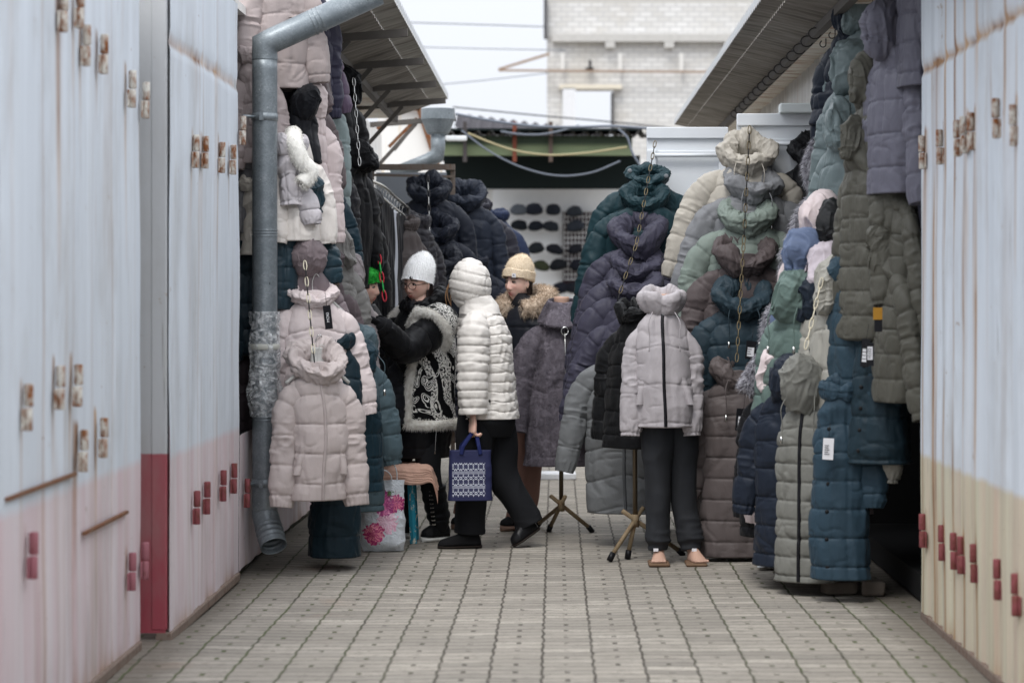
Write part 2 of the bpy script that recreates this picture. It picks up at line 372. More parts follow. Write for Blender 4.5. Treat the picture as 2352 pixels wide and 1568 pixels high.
lbox('inner_wall', -2.5, -2.45, 12.36, 16.2, .05, 2.94, M_inner); lbox('shade_panel', -2.44, -1.66, 16.15, 16.19, .05, 2.94, M_inner); lbox('sill', -2.44, -1.64, 12.36, 16.2, .70, .735, M_inner); lbox('roof_panel', -2.45, -1.65, 12.36, 16.2, 2.945, 2.99, P_plain)  # dark cross panel added so the recess end reads as deep shade
container('shipping_container', 'white container behind the hanging black jackets, bracketed canopy on its wall', XL, 1, 16.32, 22.4, P_plain, P_plain, [], seed=3)
container('shipping_container', 'white and yellow container at the right edge with rust streaks and red hinges', XR, -1, 4.5, 10.82, P_right, P_right, hr0, vseams=[F*XR/(x-VX) for x in (2158,2276)], hseam=2.46, per=.27, seed=4, depth=.016, streak=.8)
rc = container('shipping_container', 'pale container under the corrugated awning, behind the coats on opened white doors', XR, -1, 14.0, 22.4, P_plain, P_plain, [], vseams=[F*XR/(x-VX) for x in (1872,)], seed=5)
O = Vector(rc.location)
def bxo(nm, x0, x1, y0, y1, z0, z1, mt):
    return Mesh().box(tuple(Vector(((x0+x1)/2, (y0+y1)/2, (z0+z1)/2))-O), (x1-x0, y1-y0, z1-z0)).build(nm, mt, rc)
M_inner = plain('shade_dark_interior', (30,30,31), .9)  # same near-black, painting the shade inside the open doorway
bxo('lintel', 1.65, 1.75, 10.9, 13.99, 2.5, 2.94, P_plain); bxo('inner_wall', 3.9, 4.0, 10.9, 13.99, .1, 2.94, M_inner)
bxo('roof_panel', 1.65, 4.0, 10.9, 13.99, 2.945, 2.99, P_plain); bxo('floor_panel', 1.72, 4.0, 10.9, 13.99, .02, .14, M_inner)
bxo('shade_panel', 1.67, 3.9, 13.96, 13.99, .1, 2.94, M_inner); bxo('near_wall', 1.72, 4.0, 10.86, 10.9, .1, 2.94, M_inner)  # dark cross panel added over the pale end wall to paint its shade
# rusty ledges welded to the near left wall
def ledge(x0, y0, x1, y1):
    a, b = [Vector((XL0+.012, F*XL0/(x-VX), CH-(y-VY)*(F*XL0/(x-VX))/F)) for x, y in ((x0, y0), (x1, y1))]
    z = (a.z+b.z)/2; a.z = b.z = z
    o = Mesh().bar(a, b, .014, .012).build('ledge', M_rust, None); return o
for k, q in enumerate(((5,1150,165,1085), (185,1225,285,1175))):
    o = ledge(*q); tag(o, ['rusty ledge strip low on the near left wall, the longer one', 'short rusty ledge strip above the pink paint, nearer the red end wall'][k], 'ledge', 'rusty ledges on the left wall')
# ------------------------------------------------------------------ canopies
def sheet_mat(name, c, c2):
    t = Nt(name); p = t.pos(); n = t.noise(t.vec(p, (1, 6, 1)), 3, 4, .6); n2 = t.noise(t.vec(p, (.6, 14, 1)), 2, 3, .6)
    col = t.mix(t.step(n, .35, .65), srgb(*c), srgb(*c2)); col = t.mix(t.math('MULTIPLY', t.step(n2, .55, .75), .6), col, srgb(58,50,44))
    return t.fin(col, .7, .2, .3)
M_sheet = sheet_mat('weathered_steel_sheet', (158,153,146), (122,117,110)); M_sheet2 = sheet_mat('pale_weathered_sheet', (186,183,176), (150,146,138))
t_ = Nt('rusty_soffit_paint'); p_ = t_.pos(); n_ = t_.noise(t_.vec(p_, (2.2, 9, 2)), 1.6, 4, .65)
n2_ = t_.noise(t_.vec(p_, (1, 24, 1)), 1.6, 3, .6)
M_soffit = t_.fin(t_.mix(t_.math('MULTIPLY', t_.step(n2_, .58, .72), .7), t_.mix(t_.step(n_, .5, .66), srgb(226,221,210), srgb(172,134,98)), srgb(110,78,52)), .7)
M_edge = plain('scalloped_white_edge', (196,198,200), .6)
M_beam = plain('grey_painted_beam', (92,88,84), .7, .1, var=.25)
M_galv = None
def canopy(name, label, sgn, xw, xm, xo, zw, zo, Y0, Y1, per):
    t = thing(name, label, 'canopy', (sgn*xw, (Y0+Y1)/2, zw))
    O = Vector(t.location)
    def put(o): o.location = -O; return o
    ys = np.arange(Y0, Y1, per/8); wav = lambda y: .5*(1+np.sin(y*2*math.pi/per))
    def strip(xa, za, xb, zb, amp):
        u = np.linspace(0, 1, 14); U, Yv = np.meshgrid(u, ys)
        P = np.stack([sgn*(xa+(xb-xa)*U), Yv, za+(zb-za)*U+amp*wav(Yv)], -1); return P if sgn > 0 else P[:, ::-1]
    xk = xo+(xm-xo)*.32; zk = zo+(zw-zo)*.32
    put(Mesh().grid(strip(xm, zw, xk, zk, .022), False).build('corrugated_sheet', M_sheet, t))
    put(Mesh().grid(strip(xk-.0, zk+.006, xo, zo, .022), False).build('outer_sheet', M_sheet2 if sgn < 0 else M_sheet, t))
    put(Mesh().grid(strip(xw, zw-.01, xm, zw-.006, 0), False).build('soffit', M_soffit, t))
    u = np.linspace(0, 1, 5); U, Yv = np.meshgrid(u, ys)
    P = np.stack([sgn*(xo-.004+0*U), Yv, zo-.012+.022*wav(Yv)+U*.05], -1)
    put(Mesh().grid(P, False).build('scalloped_edge', M_edge, t))
    put(Mesh().bar((sgn*xm, Y0, zw-.02), (sgn*xm, Y1, zw-.02), .045, .05).build('purlin', M_beam, t))
    return t, put
tl, put = canopy('metal_canopy', 'grey corrugated canopy on steel brackets over the left wall', -1, 1.62, 1.34, .90, 2.95, 3.1, 12.95, 20.3, .14)
for Yb in (14.1, 15.8, 17.5, 19.0, 20.9):
    m = Mesh(); m.bar((-1.6, Yb, 2.93), (-.86, Yb, 2.985), .03, .045); m.bar((-1.2, Yb, 2.94), (-1.6, Yb, 2.5), .022, .03)
    put(m.build('bracket', M_beam, tl))
tr, put = canopy('corrugated_awning', 'dark corrugated awning with rusty white soffit over the right row', 1, 1.65, 1.46, 1.10, 2.94, 3.03, 7.0, 22.3, .12)
def hook_at(x, y, X, k):
    Yd = F*X/(x-VX); z = CH-(y-VY)*Yd/F; a = np.linspace(0, 1.35*math.pi, 14)
    pts = [(X, Yd, z+.05), (X, Yd, z+.02)]+[(X-.018+.018*math.cos(q), Yd-.004*q, z-.018*math.sin(q)) for q in a]
    return Mesh().tube(spline(pts, 26), .0032, 6).build('hook', M_dark)
for k, (x, y, d) in enumerate(((1952,62,'nearest the hanging coats'), (1918,82,'the middle one of three'), (1897,102,'farthest along the soffit'))):
    tag(hook_at(x, y, 1.56, k), 'small dark wire hook under the awning soffit, '+d, 'hook', 'hooks under the awning')
m = Mesh()
for k in range(15):
    Yb = 13.3+k*.42; a = np.linspace(.2*math.pi, 1.9*math.pi, 12)
    m.tube([(1.46-.03+.035*math.cos(q), Yb+.02*q/6, 2.895+.03*math.sin(q)) for q in a], .004, 5)
m.tube([(1.455, 13.2, 2.92), (1.455, 19.6, 2.92)], .006, 6)
tag(m.build('wire_coil', M_dark), 'dark curled rebar rail with loops under the awning edge', 'wire rail')
# ------------------------------------------------------------------ downpipes
def galv():
    t = Nt('galvanised_steel'); o = t.pos(); v = t.n('ShaderNodeTexVoronoi', {'Vector': o, 'Scale': 130.0}).outputs['Color']
    n = t.noise(o, 14, 4); sv = t.n('ShaderNodeSeparateColor', {0: v}).outputs[0]
    c = t.mix(sv, srgb(116,124,129), srgb(140,147,151)); c = t.mix(t.step(n, .35, .75), c, srgb(108,116,121))
    sp_ = t.noise(t.vec(o, (1,1,.7)), 34, 2, .5); c = t.mix(t.step(sp_, .735, .75), c, srgb(40,42,44))
    d2 = t.noise(t.vec(o, (1, 1, .8)), 70, 2, .5); c = t.mix(t.math('MULTIPLY', t.step(d2, .70, .76), .5), c, srgb(205,208,208))
    t.bump(t.noise(o, 60, 3), .1, .002)
    return t.fin(c, .42, .35, .5)
M_galv = galv()
dp = thing('downpipe', 'galvanised downpipe at the left wall, wrapped in plastic film, outlet elbow at the bottom', 'downpipe', (-1.525, 12.7, 0))
O = Vector(dp.location); R_ = .066
def rel(*p): return [tuple(Vector(q)-O) for q in p]
def open_tube(pts, r, n=32, th=.003):
    P = tube_pts(pts, r, n); P2 = tube_pts(pts, np.asarray(r)-th, n)
    return np.concatenate([P, P2[::-1], P[:1]], 0)
top = Vector((-1.525, 12.7, 2.70)); end = Vector((-.93, 12.75, 3.02))
m = Mesh(); m.grid(open_tube(spline(rel((-1.525,12.7,.30), top), 40), R_)); m.build('pipe', M_galv, dp)
m = Mesh(); m.grid(open_tube(rel(top-Vector((0,0,.01)), top+Vector((0,0,.02)), top+Vector((0,0,.07)), top+Vector((0,0,.07))+(end-top).normalized()*.05, end+Vector((0,0,.03))), [R_+.002, R_+.001, R_*1.16, R_+.001, R_+.001])); 
k_ = (end-top).normalized()
ta_, tb_ = top+Vector((0,0,.07)), end+Vector((0,0,.03)); k_ = (tb_-ta_).normalized()
for q in (.42, .455, .49):
    c = ta_+(tb_-ta_)*q
    m.grid(tube_pts(rel(c-k_*.008, c, c+k_*.008), [R_-.002, R_+.006, R_-.002], 28))
m.build('elbow_pipe', M_galv, dp)
m = Mesh()
for zc in (1.765, 1.78, 1.795, .80, .815, .83):
    m.grid(tube_pts(rel((-1.525,12.7,zc-.007), (-1.525,12.7,zc), (-1.525,12.7,zc+.007)), [R_-.002, R_+.004, R_-.002], 28))
m.build('joint_ring', M_galv, dp)
m = Mesh(); c0 = Vector((-1.525,12.7,.31)); c1 = Vector((-1.43,12.5,.065))
kk = (c1-c0).normalized(); rr = [R_+.002]
pts = [c0+Vector((0,0,.02)), c0, c0+kk*.03]; rad = [R_+.002, R_+.003, R_+.004]
for q in np.linspace(.05, .215, 34): pts.append(c0+kk*q); rad.append(R_+.004+.0035*math.sin((q-.05)*2*math.pi/.033)*(.09 < q < .19))
m.grid(open_tube(rel(*pts), rad, 36)); m.build('outlet_elbow', M_galv, dp)
for zc, yy in ((2.388, 270), (.47, 1103)):
    m = Mesh(); m.grid(tube_pts(rel((-1.525,12.7,zc-.02), (-1.525,12.7,zc-.019), (-1.525,12.7,zc+.019), (-1.525,12.7,zc+.02)), [R_, R_+.004, R_+.004, R_], 28))
    m.box(rel((-1.535, 12.63, zc))[0], (.02, .02, .04)); m.tube(rel((-1.56,12.66,zc), (-1.63,12.6,zc)), .008, 8)
    m.build('clamp', M_galv, dp)
t_ = Nt('clear_plastic_film'); o_ = t_.pos()
t_.bump(t_.noise(t_.vec(o_, (1,1,1.4)), 13, 5, .65, 2.2), .8, .03)
fm = t_.fin((.9,.92,.93,1), .16, spec=.6); t_.set(t_.b.inputs['Alpha'], t_.step(t_.noise(t_.vec(o_, (1,1,1.6)), 10, 5, .65, 2.4), .36, .74))
zz = np.linspace(.82, 1.37, 90); an = np.arange(64)*2*math.pi/64; A, Zf = np.meshgrid(an, zz)
rf = R_+.003+.012*np.clip(fbm(np.stack([np.cos(A)*2.2, np.sin(A)*2.2, Zf*9], -1), 8, 4)+.25, 0, 1)+.016*np.exp(-((Zf-.93)/.06)**2)+.008*ridge(np.stack([np.cos(A)*4, np.sin(A)*4, Zf*14], -1), 6)**3
P = np.stack([rf*np.cos(A), rf*np.sin(A), Zf], -1)
Mesh().grid(P).build('plastic_wrap', fm, dp)
m = Mesh(); m.grid(tube_pts([(0,0,1.17),(0,0,1.175),(0,0,1.195),(0,0,1.20)], [R_+.012, R_+.015, R_+.015, R_+.012], 28)); m.build('tape_band', plain('clear_tape', (186,186,178), .3), dp)
# far downpipe with a funnel head
fp = thing('downpipe', 'galvanised rain pipe with square funnel head at the far end of the left canopy', 'downpipe', tuple(at(1005, 320, 20.8)))
O = Vector(fp.location)
pw = lambda x, y, Y=20.8: tuple(at(x, y, Y)-O)
m = Mesh(); m.grid(tube_pts([pw(1006,250), pw(1006,251), pw(1006,275), pw(1006,277), pw(1006,305), pw(1006,309)], [.142,.146,.146,.14,.10,.088], 24), True, False, False, False); m.build('funnel_head', M_galv, fp)
m = Mesh(); m.tube([pw(1006,305), pw(1006,338), pw(1004,358), pw(980,370), pw(900,402)], [.062,.062,.07,.062,.062], 20); m.build('pipe', M_galv, fp)
# ------------------------------------------------------------------ background
def brick_white():
    t = Nt('pale_brick'); p = t.pos(); q = t.n('ShaderNodeCombineXYZ', {0: t.n('ShaderNodeSeparateXYZ', {0: p}).outputs[0], 1: t.n('ShaderNodeSeparateXYZ', {0: p}).outputs[2], 2: 0.0}).outputs[0]
    b = t.n('ShaderNodeTexBrick', {'Vector': q, 'Color1': srgb(216,215,213), 'Color2': srgb(198,196,192), 'Mortar': srgb(182,181,180), 'Scale': 1.0, 'Mortar Size': .016, 'Brick Width': .30, 'Row Height': .125, 'Bias': .1})
    c = t.mix(t.math('MULTIPLY', t.step(t.noise(p, .5, 4, .6), .5, .75), .5), b.outputs['Color'], srgb(178,168,150))
    return t.fin(c, .85)
M_brick = brick_white(); M_cap = plain('concrete_band', (186,184,180), .85, var=.18)
YB = 60.0
bl = thing('brick_building', 'pale brick building shell with one open window rising beyond the stalls', 'building', (6, YB, 0)); O = Vector(bl.location)
def bx(m, x0, y0, x1, y1, dep, Y=YB):                  # a box read off the photo at depth Y
    a, b = at(x0, y1, Y), at(x1, y0, Y); m.box(tuple((a+b)/2-O+Vector((0, dep/2, 0))), (b.x-a.x, dep, b.z-a.z)); return m
m = Mesh(); bx(m, 1256, 8, 1296, 1000, .5); bx(m, 1410, 8, 2600, 1000, .5); bx(m, 1296, 8, 1410, 206, .5); bx(m, 1296, 330, 1410, 1000, .5)
m.build('wall', M_brick, bl)
bx(Mesh(), 1252, -30, 2600, 8, .8).build('cornice', M_cap, bl)
O = O-Vector((0, -.22, 0)); m = Mesh(); bx(m, 1268, 80, 2400, 98, .22)
for x in (1390, 1525, 1662): bx(m, x, 98.5, x+22, 112, .26)
m.build('ledge_band', M_cap, bl)
m = Mesh(); bx(m, 1285, 196, 1428, 206, .2); m.build('window_lintel', plain('pale_lintel', (214,206,190), .8), bl)
m = Mesh(); bx(m, 1292, 204, 1322, 330, .2); m.build('window_reveal', plain('pale_reveal', (216,217,219), .8), bl)
m = Mesh(); bx(m, 1403, 214, 1409, 310, .15); m.build('window_bar', M_dark, bl)
for x in (1288, 1420, 1560): bx(Mesh(), x, 125, x+8, 165, .1).build('plaster_mark', plain('plaster', (212,210,206), .8), bl)
m = Mesh(); bx(m, 1352, 140, 1358, 164, .1); bx(m, 1345, 158, 1364, 162, .12); m.build('wall_fixture', M_dark, bl)
bx(Mesh(), 1249, 0, 1257, 90, .3).build('drain_pipe', plain('dark_grey_pipe', (84,84,86), .6), bl)
m = Mesh(); m.bar(tuple(at(1145,160,YB-.3)-Vector(bl.location)), tuple(at(1262,124,YB-.3)-Vector(bl.location)), .06); m.bar(tuple(at(1145,162,YB-.3)-Vector(bl.location)), tuple(at(1700,166,YB-.3)-Vector(bl.location)), .05)
m.build('wire_bracket', plain('rusty_bracket', (150,128,110), .8), bl)
# market pavilion with green fascia and caps on the wall
YP = 33.0
pv = thing('market_pavilion', 'pavilion with green fascia under a wavy asbestos roof and deep dark eaves', 'pavilion', (0, YP, 0)); O = Vector(pv.location)
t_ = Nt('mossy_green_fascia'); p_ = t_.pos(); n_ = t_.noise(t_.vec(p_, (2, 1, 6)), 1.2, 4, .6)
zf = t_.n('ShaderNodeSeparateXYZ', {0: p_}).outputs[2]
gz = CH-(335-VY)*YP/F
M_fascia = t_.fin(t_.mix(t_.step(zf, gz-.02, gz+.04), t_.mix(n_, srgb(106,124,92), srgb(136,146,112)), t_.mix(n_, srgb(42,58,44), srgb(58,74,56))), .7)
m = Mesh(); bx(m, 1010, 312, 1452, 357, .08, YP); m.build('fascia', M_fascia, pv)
M_eave = plain('dark_eave_shade', (26,34,34), .9)  # near-black panel colour stands in for the shaded interior under the eaves
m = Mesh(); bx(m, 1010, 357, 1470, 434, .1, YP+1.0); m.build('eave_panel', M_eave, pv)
m = Mesh(); m.box(tuple(at(1240, 300, YP)-O+Vector((0, .5, .02))), (2.8, .9, .03)); m.build('ceiling', M_eave, pv)
xs = np.arange(-1.7, 1.35, .012); u = np.linspace(0, 2.2, 4); A, B = np.meshgrid(xs, u)
zr = CH-(309-VY)*YP/F
P = np.stack([A, -.25+B, zr+.045*np.sin(A*2*math.pi/.185)+B*.06+.0*A], -1)
m = Mesh(); m.grid(P, False); m.grid(P[:, ::-1]-np.array([0,0,.014]), False)
m.build('wavy_roof', plain('asbestos_sheet', (88,86,84), .9, var=.3), pv)
for x, c in ((1182, (110,62,48)), (1265, (84,72,66)), (1068, (70,66,66))):
    m = Mesh(); m.bar(tuple(at(x, 280, YP-.1)-O), tuple(at(x, 372, YP-.1)-O), .055); m.build('post_stub', plain('rusty_post', c, .8), pv)
sh = thing('cap_stall', 'white stall wall with rows of dark caps under the pavilion eaves', 'stall', (0, 35.0, 0)); O = Vector(sh.location)
M_wst = plain('white_stall_board', (232,233,234), .7, var=.05)
m = Mesh(); bx(m, 1080, 433, 1500, 1000, .1, 35.0); m.build('wall_board', M_wst, sh)
m = Mesh(); bx(m, 1000, 436, 1132, 700, .06, 34.6); m.build('side_board', M_wst, sh)
m = Mesh(); bx(m, 1292, 485, 1365, 660, .04, 34.86); m.build('dark_panel', plain('dark_red_cloth', (52,38,42), .9), sh)
m = Mesh()
for k in range(9):
    a, b = at(1296+k*8.5, 484, 34.8)-O, at(1296+k*8.5, 640, 34.8)-O; m.bar(tuple(a), tuple(b), .012)
for k in range(14):
    a, b = at(1294, 486+k*12, 34.79)-O, at(1364, 486+k*12, 34.79)-O; m.bar(tuple(a), tuple(b), .012)
m.build('wire_grid', plain('white_wire', (190,190,190), .5), sh)
caps = [(1191,484,(98,104,112)),(1227,483,(42,46,56)),(1270,484,(38,42,50)),(1320,488,(52,56,62)),(1192,519,(30,34,40)),(1231,521,(30,34,42)),(1265,522,(40,44,50)),(1322,522,(46,50,58)),
        (1185,556,(28,32,38)),(1232,572,(34,38,42)),(1273,574,(28,30,36)),(1322,574,(26,28,34)),(1243,612,(52,56,40)),(1283,610,(24,26,30)),(1325,612,(22,24,32)),(1288,664,(24,26,34)),(1318,664,(22,24,30))]
cw = ['pale grey flat cap, leftmost of the top row', 'navy flat cap second in the top row', 'black flat cap third in the top row', 'grey flat cap at the top of the wire grid', 'black ear-flap cap, leftmost of the second row', 'black cap second in the second row', 'charcoal cap third in the second row', 'slate cap on the wire grid, second from its top', 'black ear-flap cap, leftmost of the third row', 'round black cap with ear flaps in the third row', 'round black fur cap ending the third row', 'black cap on the wire grid level with the third row', 'olive cap in the fourth row', 'black cap in the fourth row beside the wire grid', 'dark navy cap low on the wire grid', 'black cap low on the stall above the fur collar', 'black cap lowest on the wire grid']
for k, (x, y, c) in enumerate(caps):
    th_, ph_ = np.meshgrid(np.linspace(0, 2*math.pi, 28, endpoint=False), np.linspace(.02, math.pi-.02, 14))
    r = 1+.12*fbm(np.stack([np.cos(th_)*2+k, np.sin(th_)*2, ph_*1.5], -1), k, 2)
    w2 = .118+.012*math.sin(k*2.1); P = np.stack([w2*r*np.sin(ph_)*np.cos(th_), .06*r*np.sin(ph_)*np.sin(th_), (.092+.01*math.sin(k))*r*np.cos(ph_)], -1)
    P[..., 2] = np.where(P[..., 2] < -.03, -.03+(P[..., 2]+.03)*.5, P[..., 2])
    o = thing('flat_cap', 'dark '*0+cw[k]+' on the far stall wall', 'cap', tuple(at(x, y, 34.72)), group='caps on the far stall wall')
    o.rotation_euler = (0, .25*math.sin(k*3.3), 0)
    mm = plain('felt_cap', c, .9); Mesh().grid(P, True, True, True).build('crown', mm, o)
    q = np.linspace(0, math.pi, 16); br = np.array([[(.10*math.cos(a)*s, -.045-.06*math.sin(a)*s, -.028-.012*math.sin(a)*s+.002) for a in q] for s in np.linspace(.5, 1, 5)])
    Mesh().grid(br, False).grid(br[:, ::-1]-np.array([0,0,.008]), False).build('brim', mm, o)
# dark roof beyond, wires
m = Mesh()
P = np.stack(np.meshgrid(np.linspace(-1.75, .9, 220), np.linspace(0, 3, 3)), -1)
G = np.stack([P[...,0], 42+P[...,1], 4.62-(P[...,0]+1.75)*.115+.03*np.sin(P[...,0]*2*math.pi/.2)+P[...,1]*.06-.25*(P[...,1] < .1)], -1)
G2 = G.copy(); G2[..., 2] += 0
m.grid(G, False)
m.box((-.42, 42.1, 4.22), (2.6, .08, .16)); tag(m.build('far_roof', plain('dark_roof_sheet', (64,62,66), .9, var=.25)), 'dark corrugated roof edge showing above the green fascia', 'roof')
M_cable = plain('grey_cable', (104,110,120), .6); M_yel = plain('yellow_hose', (158,148,116), .7); M_bk = plain('black_cable', (60,62,68), .6)
def wire(label, pts, Y, r, mt, name='cable'):
    o = Mesh().tube(spline([at(x, y, Y if np.isscalar(Y) else Y[i]) for i, (x, y) in enumerate(pts)], 60), r, 8).build(name, mt); return tag(o, label, 'cable', 'cables strung over the alley')
wire('yellow hose sagging across the green fascia', [(1075,306),(1120,325),(1180,345),(1260,356),(1340,352),(1440,338)], 30, .012, M_yel)
wire('grey cable sagging lowest, across the dark eaves', [(1060,300),(1120,345),(1200,385),(1290,404),(1360,396),(1425,370)], 29, .010, M_cable)
wire('grey cable with a shallow sag right above the fascia', [(1150,302),(1190,308),(1240,309),(1290,300),(1330,288)], 31, .012, M_cable)
wire('thick grey cable from the funnel head to the brick wall', [(1046,262),(1120,276),(1230,290),(1330,292),(1400,290),(1500,296)], 27, .015, M_cable)
wire('thin dark wire sloping under the window opening', [(1040,246),(1200,262),(1400,280),(1560,296)], 40, .012, M_bk)
wire('thin grey wire highest across the sky', [(930,52),(1100,57),(1250,62)], 45, .010, M_cable)
wire('thin grey wire second from the top of the sky', [(940,108),(1100,112),(1300,116)], 45, .008, M_cable)
wire('thin pale wire rising to the wall bracket', [(940,200),(1080,188),(1260,168)], 45, .008, M_cable)
wire('grey hose hanging down beside the right container door', [(1420,296),(1440,315),(1452,350),(1470,380)], 26, .012, M_cable)
# white slanted gable at the end of the left row
gb = thing('white_kiosk', 'white kiosk with slanted yellow-stained wall under the far brackets', 'kiosk', (-1.5, 24.5, 0)); O = Vector(gb.location)
t_ = Nt('stained_white_sheet'); p_ = t_.pos(); n_ = t_.noise(t_.vec(p_, (6, 1, .5), (0, .35, 0)), 1.3, 3, .6)
M_kio = t_.fin(t_.mix(t_.math('MULTIPLY', t_.step(n_, .58, .68), .5), srgb(226,224,220), srgb(200,172,120)), .6)
pl = [(868,248),(962,250),(985,280),(1005,382),(1005,620),(868,620)]
V = [tuple(at(x, y, 24.2)-O) for x, y in pl]+[tuple(at(x, y, 24.2)-O+Vector((0, 2.0, 0))) for x, y in pl]; nn = len(pl)
m = Mesh(); m.add(V, [tuple(range(nn-1, -1, -1)), tuple(range(nn, 2*nn))]+[(k, (k+1) % nn, nn+(k+1) % nn, nn+k) for k in range(nn)], False); m.build('wall', M_kio, gb)
m = Mesh(); m.bar(tuple(at(962,249,24.15)-O), tuple(at(1006,384,24.15)-O), .05); m.bar(tuple(at(880,246,24.15)-O), tuple(at(964,249,24.15)-O), .05); m.build('rusty_trim', M_rust, gb)
for (x0, y0, x1, y1), lb in (((905,268,862,300),'rusty angle strut at the far kiosk, upper'), ((958,272,893,338),'rusty angle strut at the far kiosk, longest'), ((960,276,905,345),'thin grey strut at the far kiosk, lowest')):
    tag(Mesh().bar(at(x0,y0,22.6), at(x1,y1,22.6), .03).build('strut', M_rust if 'rusty' in lb else M_beam), lb, 'strut', 'struts at the far kiosk')
lamp = Mesh(); lamp.box(at(1048, 318, 25), (.22, .1, .05), bev=.01); tag(lamp.build('lamp_box', plain('white_plastic', (205,208,210), .4)), 'small white lamp housing below the funnel head', 'lamp')
# white doors opened into the alley on the right
def open_door(label, x0, ytop, x1, Yd, top):
    t = thing('container_door', label, 'door', tuple(at((x0+x1)/2, VY, Yd)*1.0)); t.location.z = 0; O = Vector(t.location)
    a = at(x0, ytop, Yd); b = at(x1, ytop, Yd); Wd = b.x-a.x; zt = a.z; zb = .12
    m = Mesh(); m.box((0, 0, (zt+zb)/2), (Wd, .03, zt-zb), bev=.004); m.build('panel', M_door, t)
    for nm, c, d in (('top_rail', (0,-.024,zt-.035), (Wd,.022,.07)), ('mid_rail', (0,-.021,zt-.155), (Wd-.14,.014,.022)), ('bottom_rail', (0,-.024,zb+.05), (Wd,.022,.10))):
        Mesh().box(c, d, bev=.004).build(nm, M_door, t)
    for s in (-1, 1): Mesh().box((s*(Wd/2-.03), -.026, (zt+zb)/2-.07), (.06, .024, zt-zb-.142), bev=.004).build('stile', M_door, t)
    Mesh().tube([(-Wd/2+.05, -.05, zt-.175), (Wd/2-.05, -.05, zt-.175)], .012, 10).build('hanging_rod', M_door, t)
    return t
M_door = plain('white_door_paint', (214,218,222), .5, var=.05, bump=.1)
open_door('white steel container door opened out behind the teal and navy coats', 1485, 293, 1672, 15.0, 0)
open_door('white steel container door behind the beige and brown coats, with a rail on top', 1692, 262, 1948, 13.95, 0)
m = Mesh(); c = at(1838, 250, 13.9); m.box(c, (.24, .12, .055), bev=.006); tag(m.build('metal_box', plain('white_box_metal', (206,212,212), .5)), 'small pale metal box sitting on the white door top', 'box')
m = Mesh(); c = ground(1262, 1100); m.box((c.x, c.y, .03), (.42, .3, .05), bev=.008); tag(m.build('white_board', plain('white_board', (206,208,212), .6)), 'white board lying on the paving far behind the fur coat', 'board')
# ------------------------------------------------------------------ coats
def lin_smooth(x, xs, ys, k=5):
    n = 240; t = np.linspace(xs[0], xs[-1], n); y = np.interp(t, xs, ys)
    ker = np.hanning(2*k+3); ker /= ker.sum(); y2 = np.convolve(np.pad(y, k+1, mode='edge'), ker, 'valid')
    return np.interp(x, t, y2)
def quilt(s, arc, q, puff, seed, ph=0.0, puck=1.0):
    """pillow height of horizontal quilting: s runs down the garment, arc around it"""
    arc = arc+0*s
    if not q: return 0*s
    t = (s+ph)/q; f = t-np.floor(t); ed = np.minimum(f, 1-f)*q
    b = np.clip(np.sin(np.pi*f), 0, 1)**.32; puff = puff*.78
    pk = np.exp(-(ed/(.17*q+.006))**2)*(vn(np.stack([arc*38, np.floor(t+.5)*7.3, 0*s], -1), seed)+.6*vn(np.stack([arc*70, np.floor(t+.5)*3.1, 0*s], -1), seed+1))
    return puff*(b-.6)-.0045*np.exp(-(ed/.0042)**2)+puck*.0042*pk
def crinkle(P, seed, a_big, a_mid, a_fine, stretch=(1,1,.6)):
    S3 = np.array(stretch)
    w_ = .05*np.stack([vn(P*5, seed+20), vn(P*5, seed+21), vn(P*5, seed+22)], -1)
    cr = ridge((P+w_*1.5)*7*S3, seed+40)**12+.7*ridge((P+w_)*13*np.array([1,1,.8]), seed+41)**12
    return -a_mid*.75*cr+a_big*vn((P+w_)*4.5*S3, seed)+a_mid*(ridge((P+w_)*10*S3, seed+3)**2-.4)+a_fine*(ridge((P+w_)*26*S3, seed+4)**2-.4)
def coat_body(L=.9, W=.22, hem=.27, dep=.12, q=.14, puff=.016, seed=0, chev=0., front='zip', soft=1., res=1.0, lo_only=0., slope=1.0):
    nv, nu = int(max(60, L/.0058*res)), int(96*res)
    s = np.linspace(-.015, L, nv); u = np.arange(nu)*2*math.pi/nu
    xs = [-.02, .02, .06, .12, .20, .34, L*.6, L]
    w = lin_smooth(s, xs, [.065, .08, .062+W*.36*slope, W*.86, W*.99, W*1.03, W+(hem-W)*.55, hem])
    d = lin_smooth(s, xs, [.06, .066, .078, dep*.72, dep*.9, dep, dep*1.05, dep*1.12])
    U, Sg = np.meshgrid(u, s); c, sn = np.cos(U), np.sin(U); e = 2/2.5
    X = w[:,None]*np.sign(sn)*np.abs(sn)**e; Y = -d[:,None]*np.sign(c)*np.abs(c)**e
    P = np.stack([X, Y, -Sg-.02*np.abs(X)/W*0], -1)
    P[...,2] -= .05*np.clip(np.abs(X)/W, 0, 1.2)**1.5*np.clip(1-Sg/.35, 0, 1)
    arc = U*W
    h = quilt(Sg+chev*np.abs(X), arc, q, puff, seed)
    if front:
        k = np.exp(-(X/.016)**2)*(Y < 0); h = h*(1-.85*k)+.004*np.exp(-(X/.03)**4)*(Y < 0)-.006*(np.exp(-((np.abs(X)-.034)/.006)**2))*(Y < 0)
    ramp_ = sm(0, .1, Sg)
    h = h*ramp_+soft*ramp_*crinkle(P+seed*3.7, seed, .016, .010, .0030, (1,1,.45))
    P = P-normals(P)*h[...,None]
    P[...,0] += (.012*vn(np.stack([Sg*3, 0*Sg+seed*1.7, 0*Sg], -1), seed)*ramp_)
    hm = P[-1:].copy(); ctr = hm.mean(1, keepdims=True)
    return np.concatenate([P, ctr+(hm-ctr)*.93+[0,0,-.004], ctr+(hm-ctr)*.86+[0,0,.02], ctr+(hm-ctr)*.8+[0,0,.12]], 0)
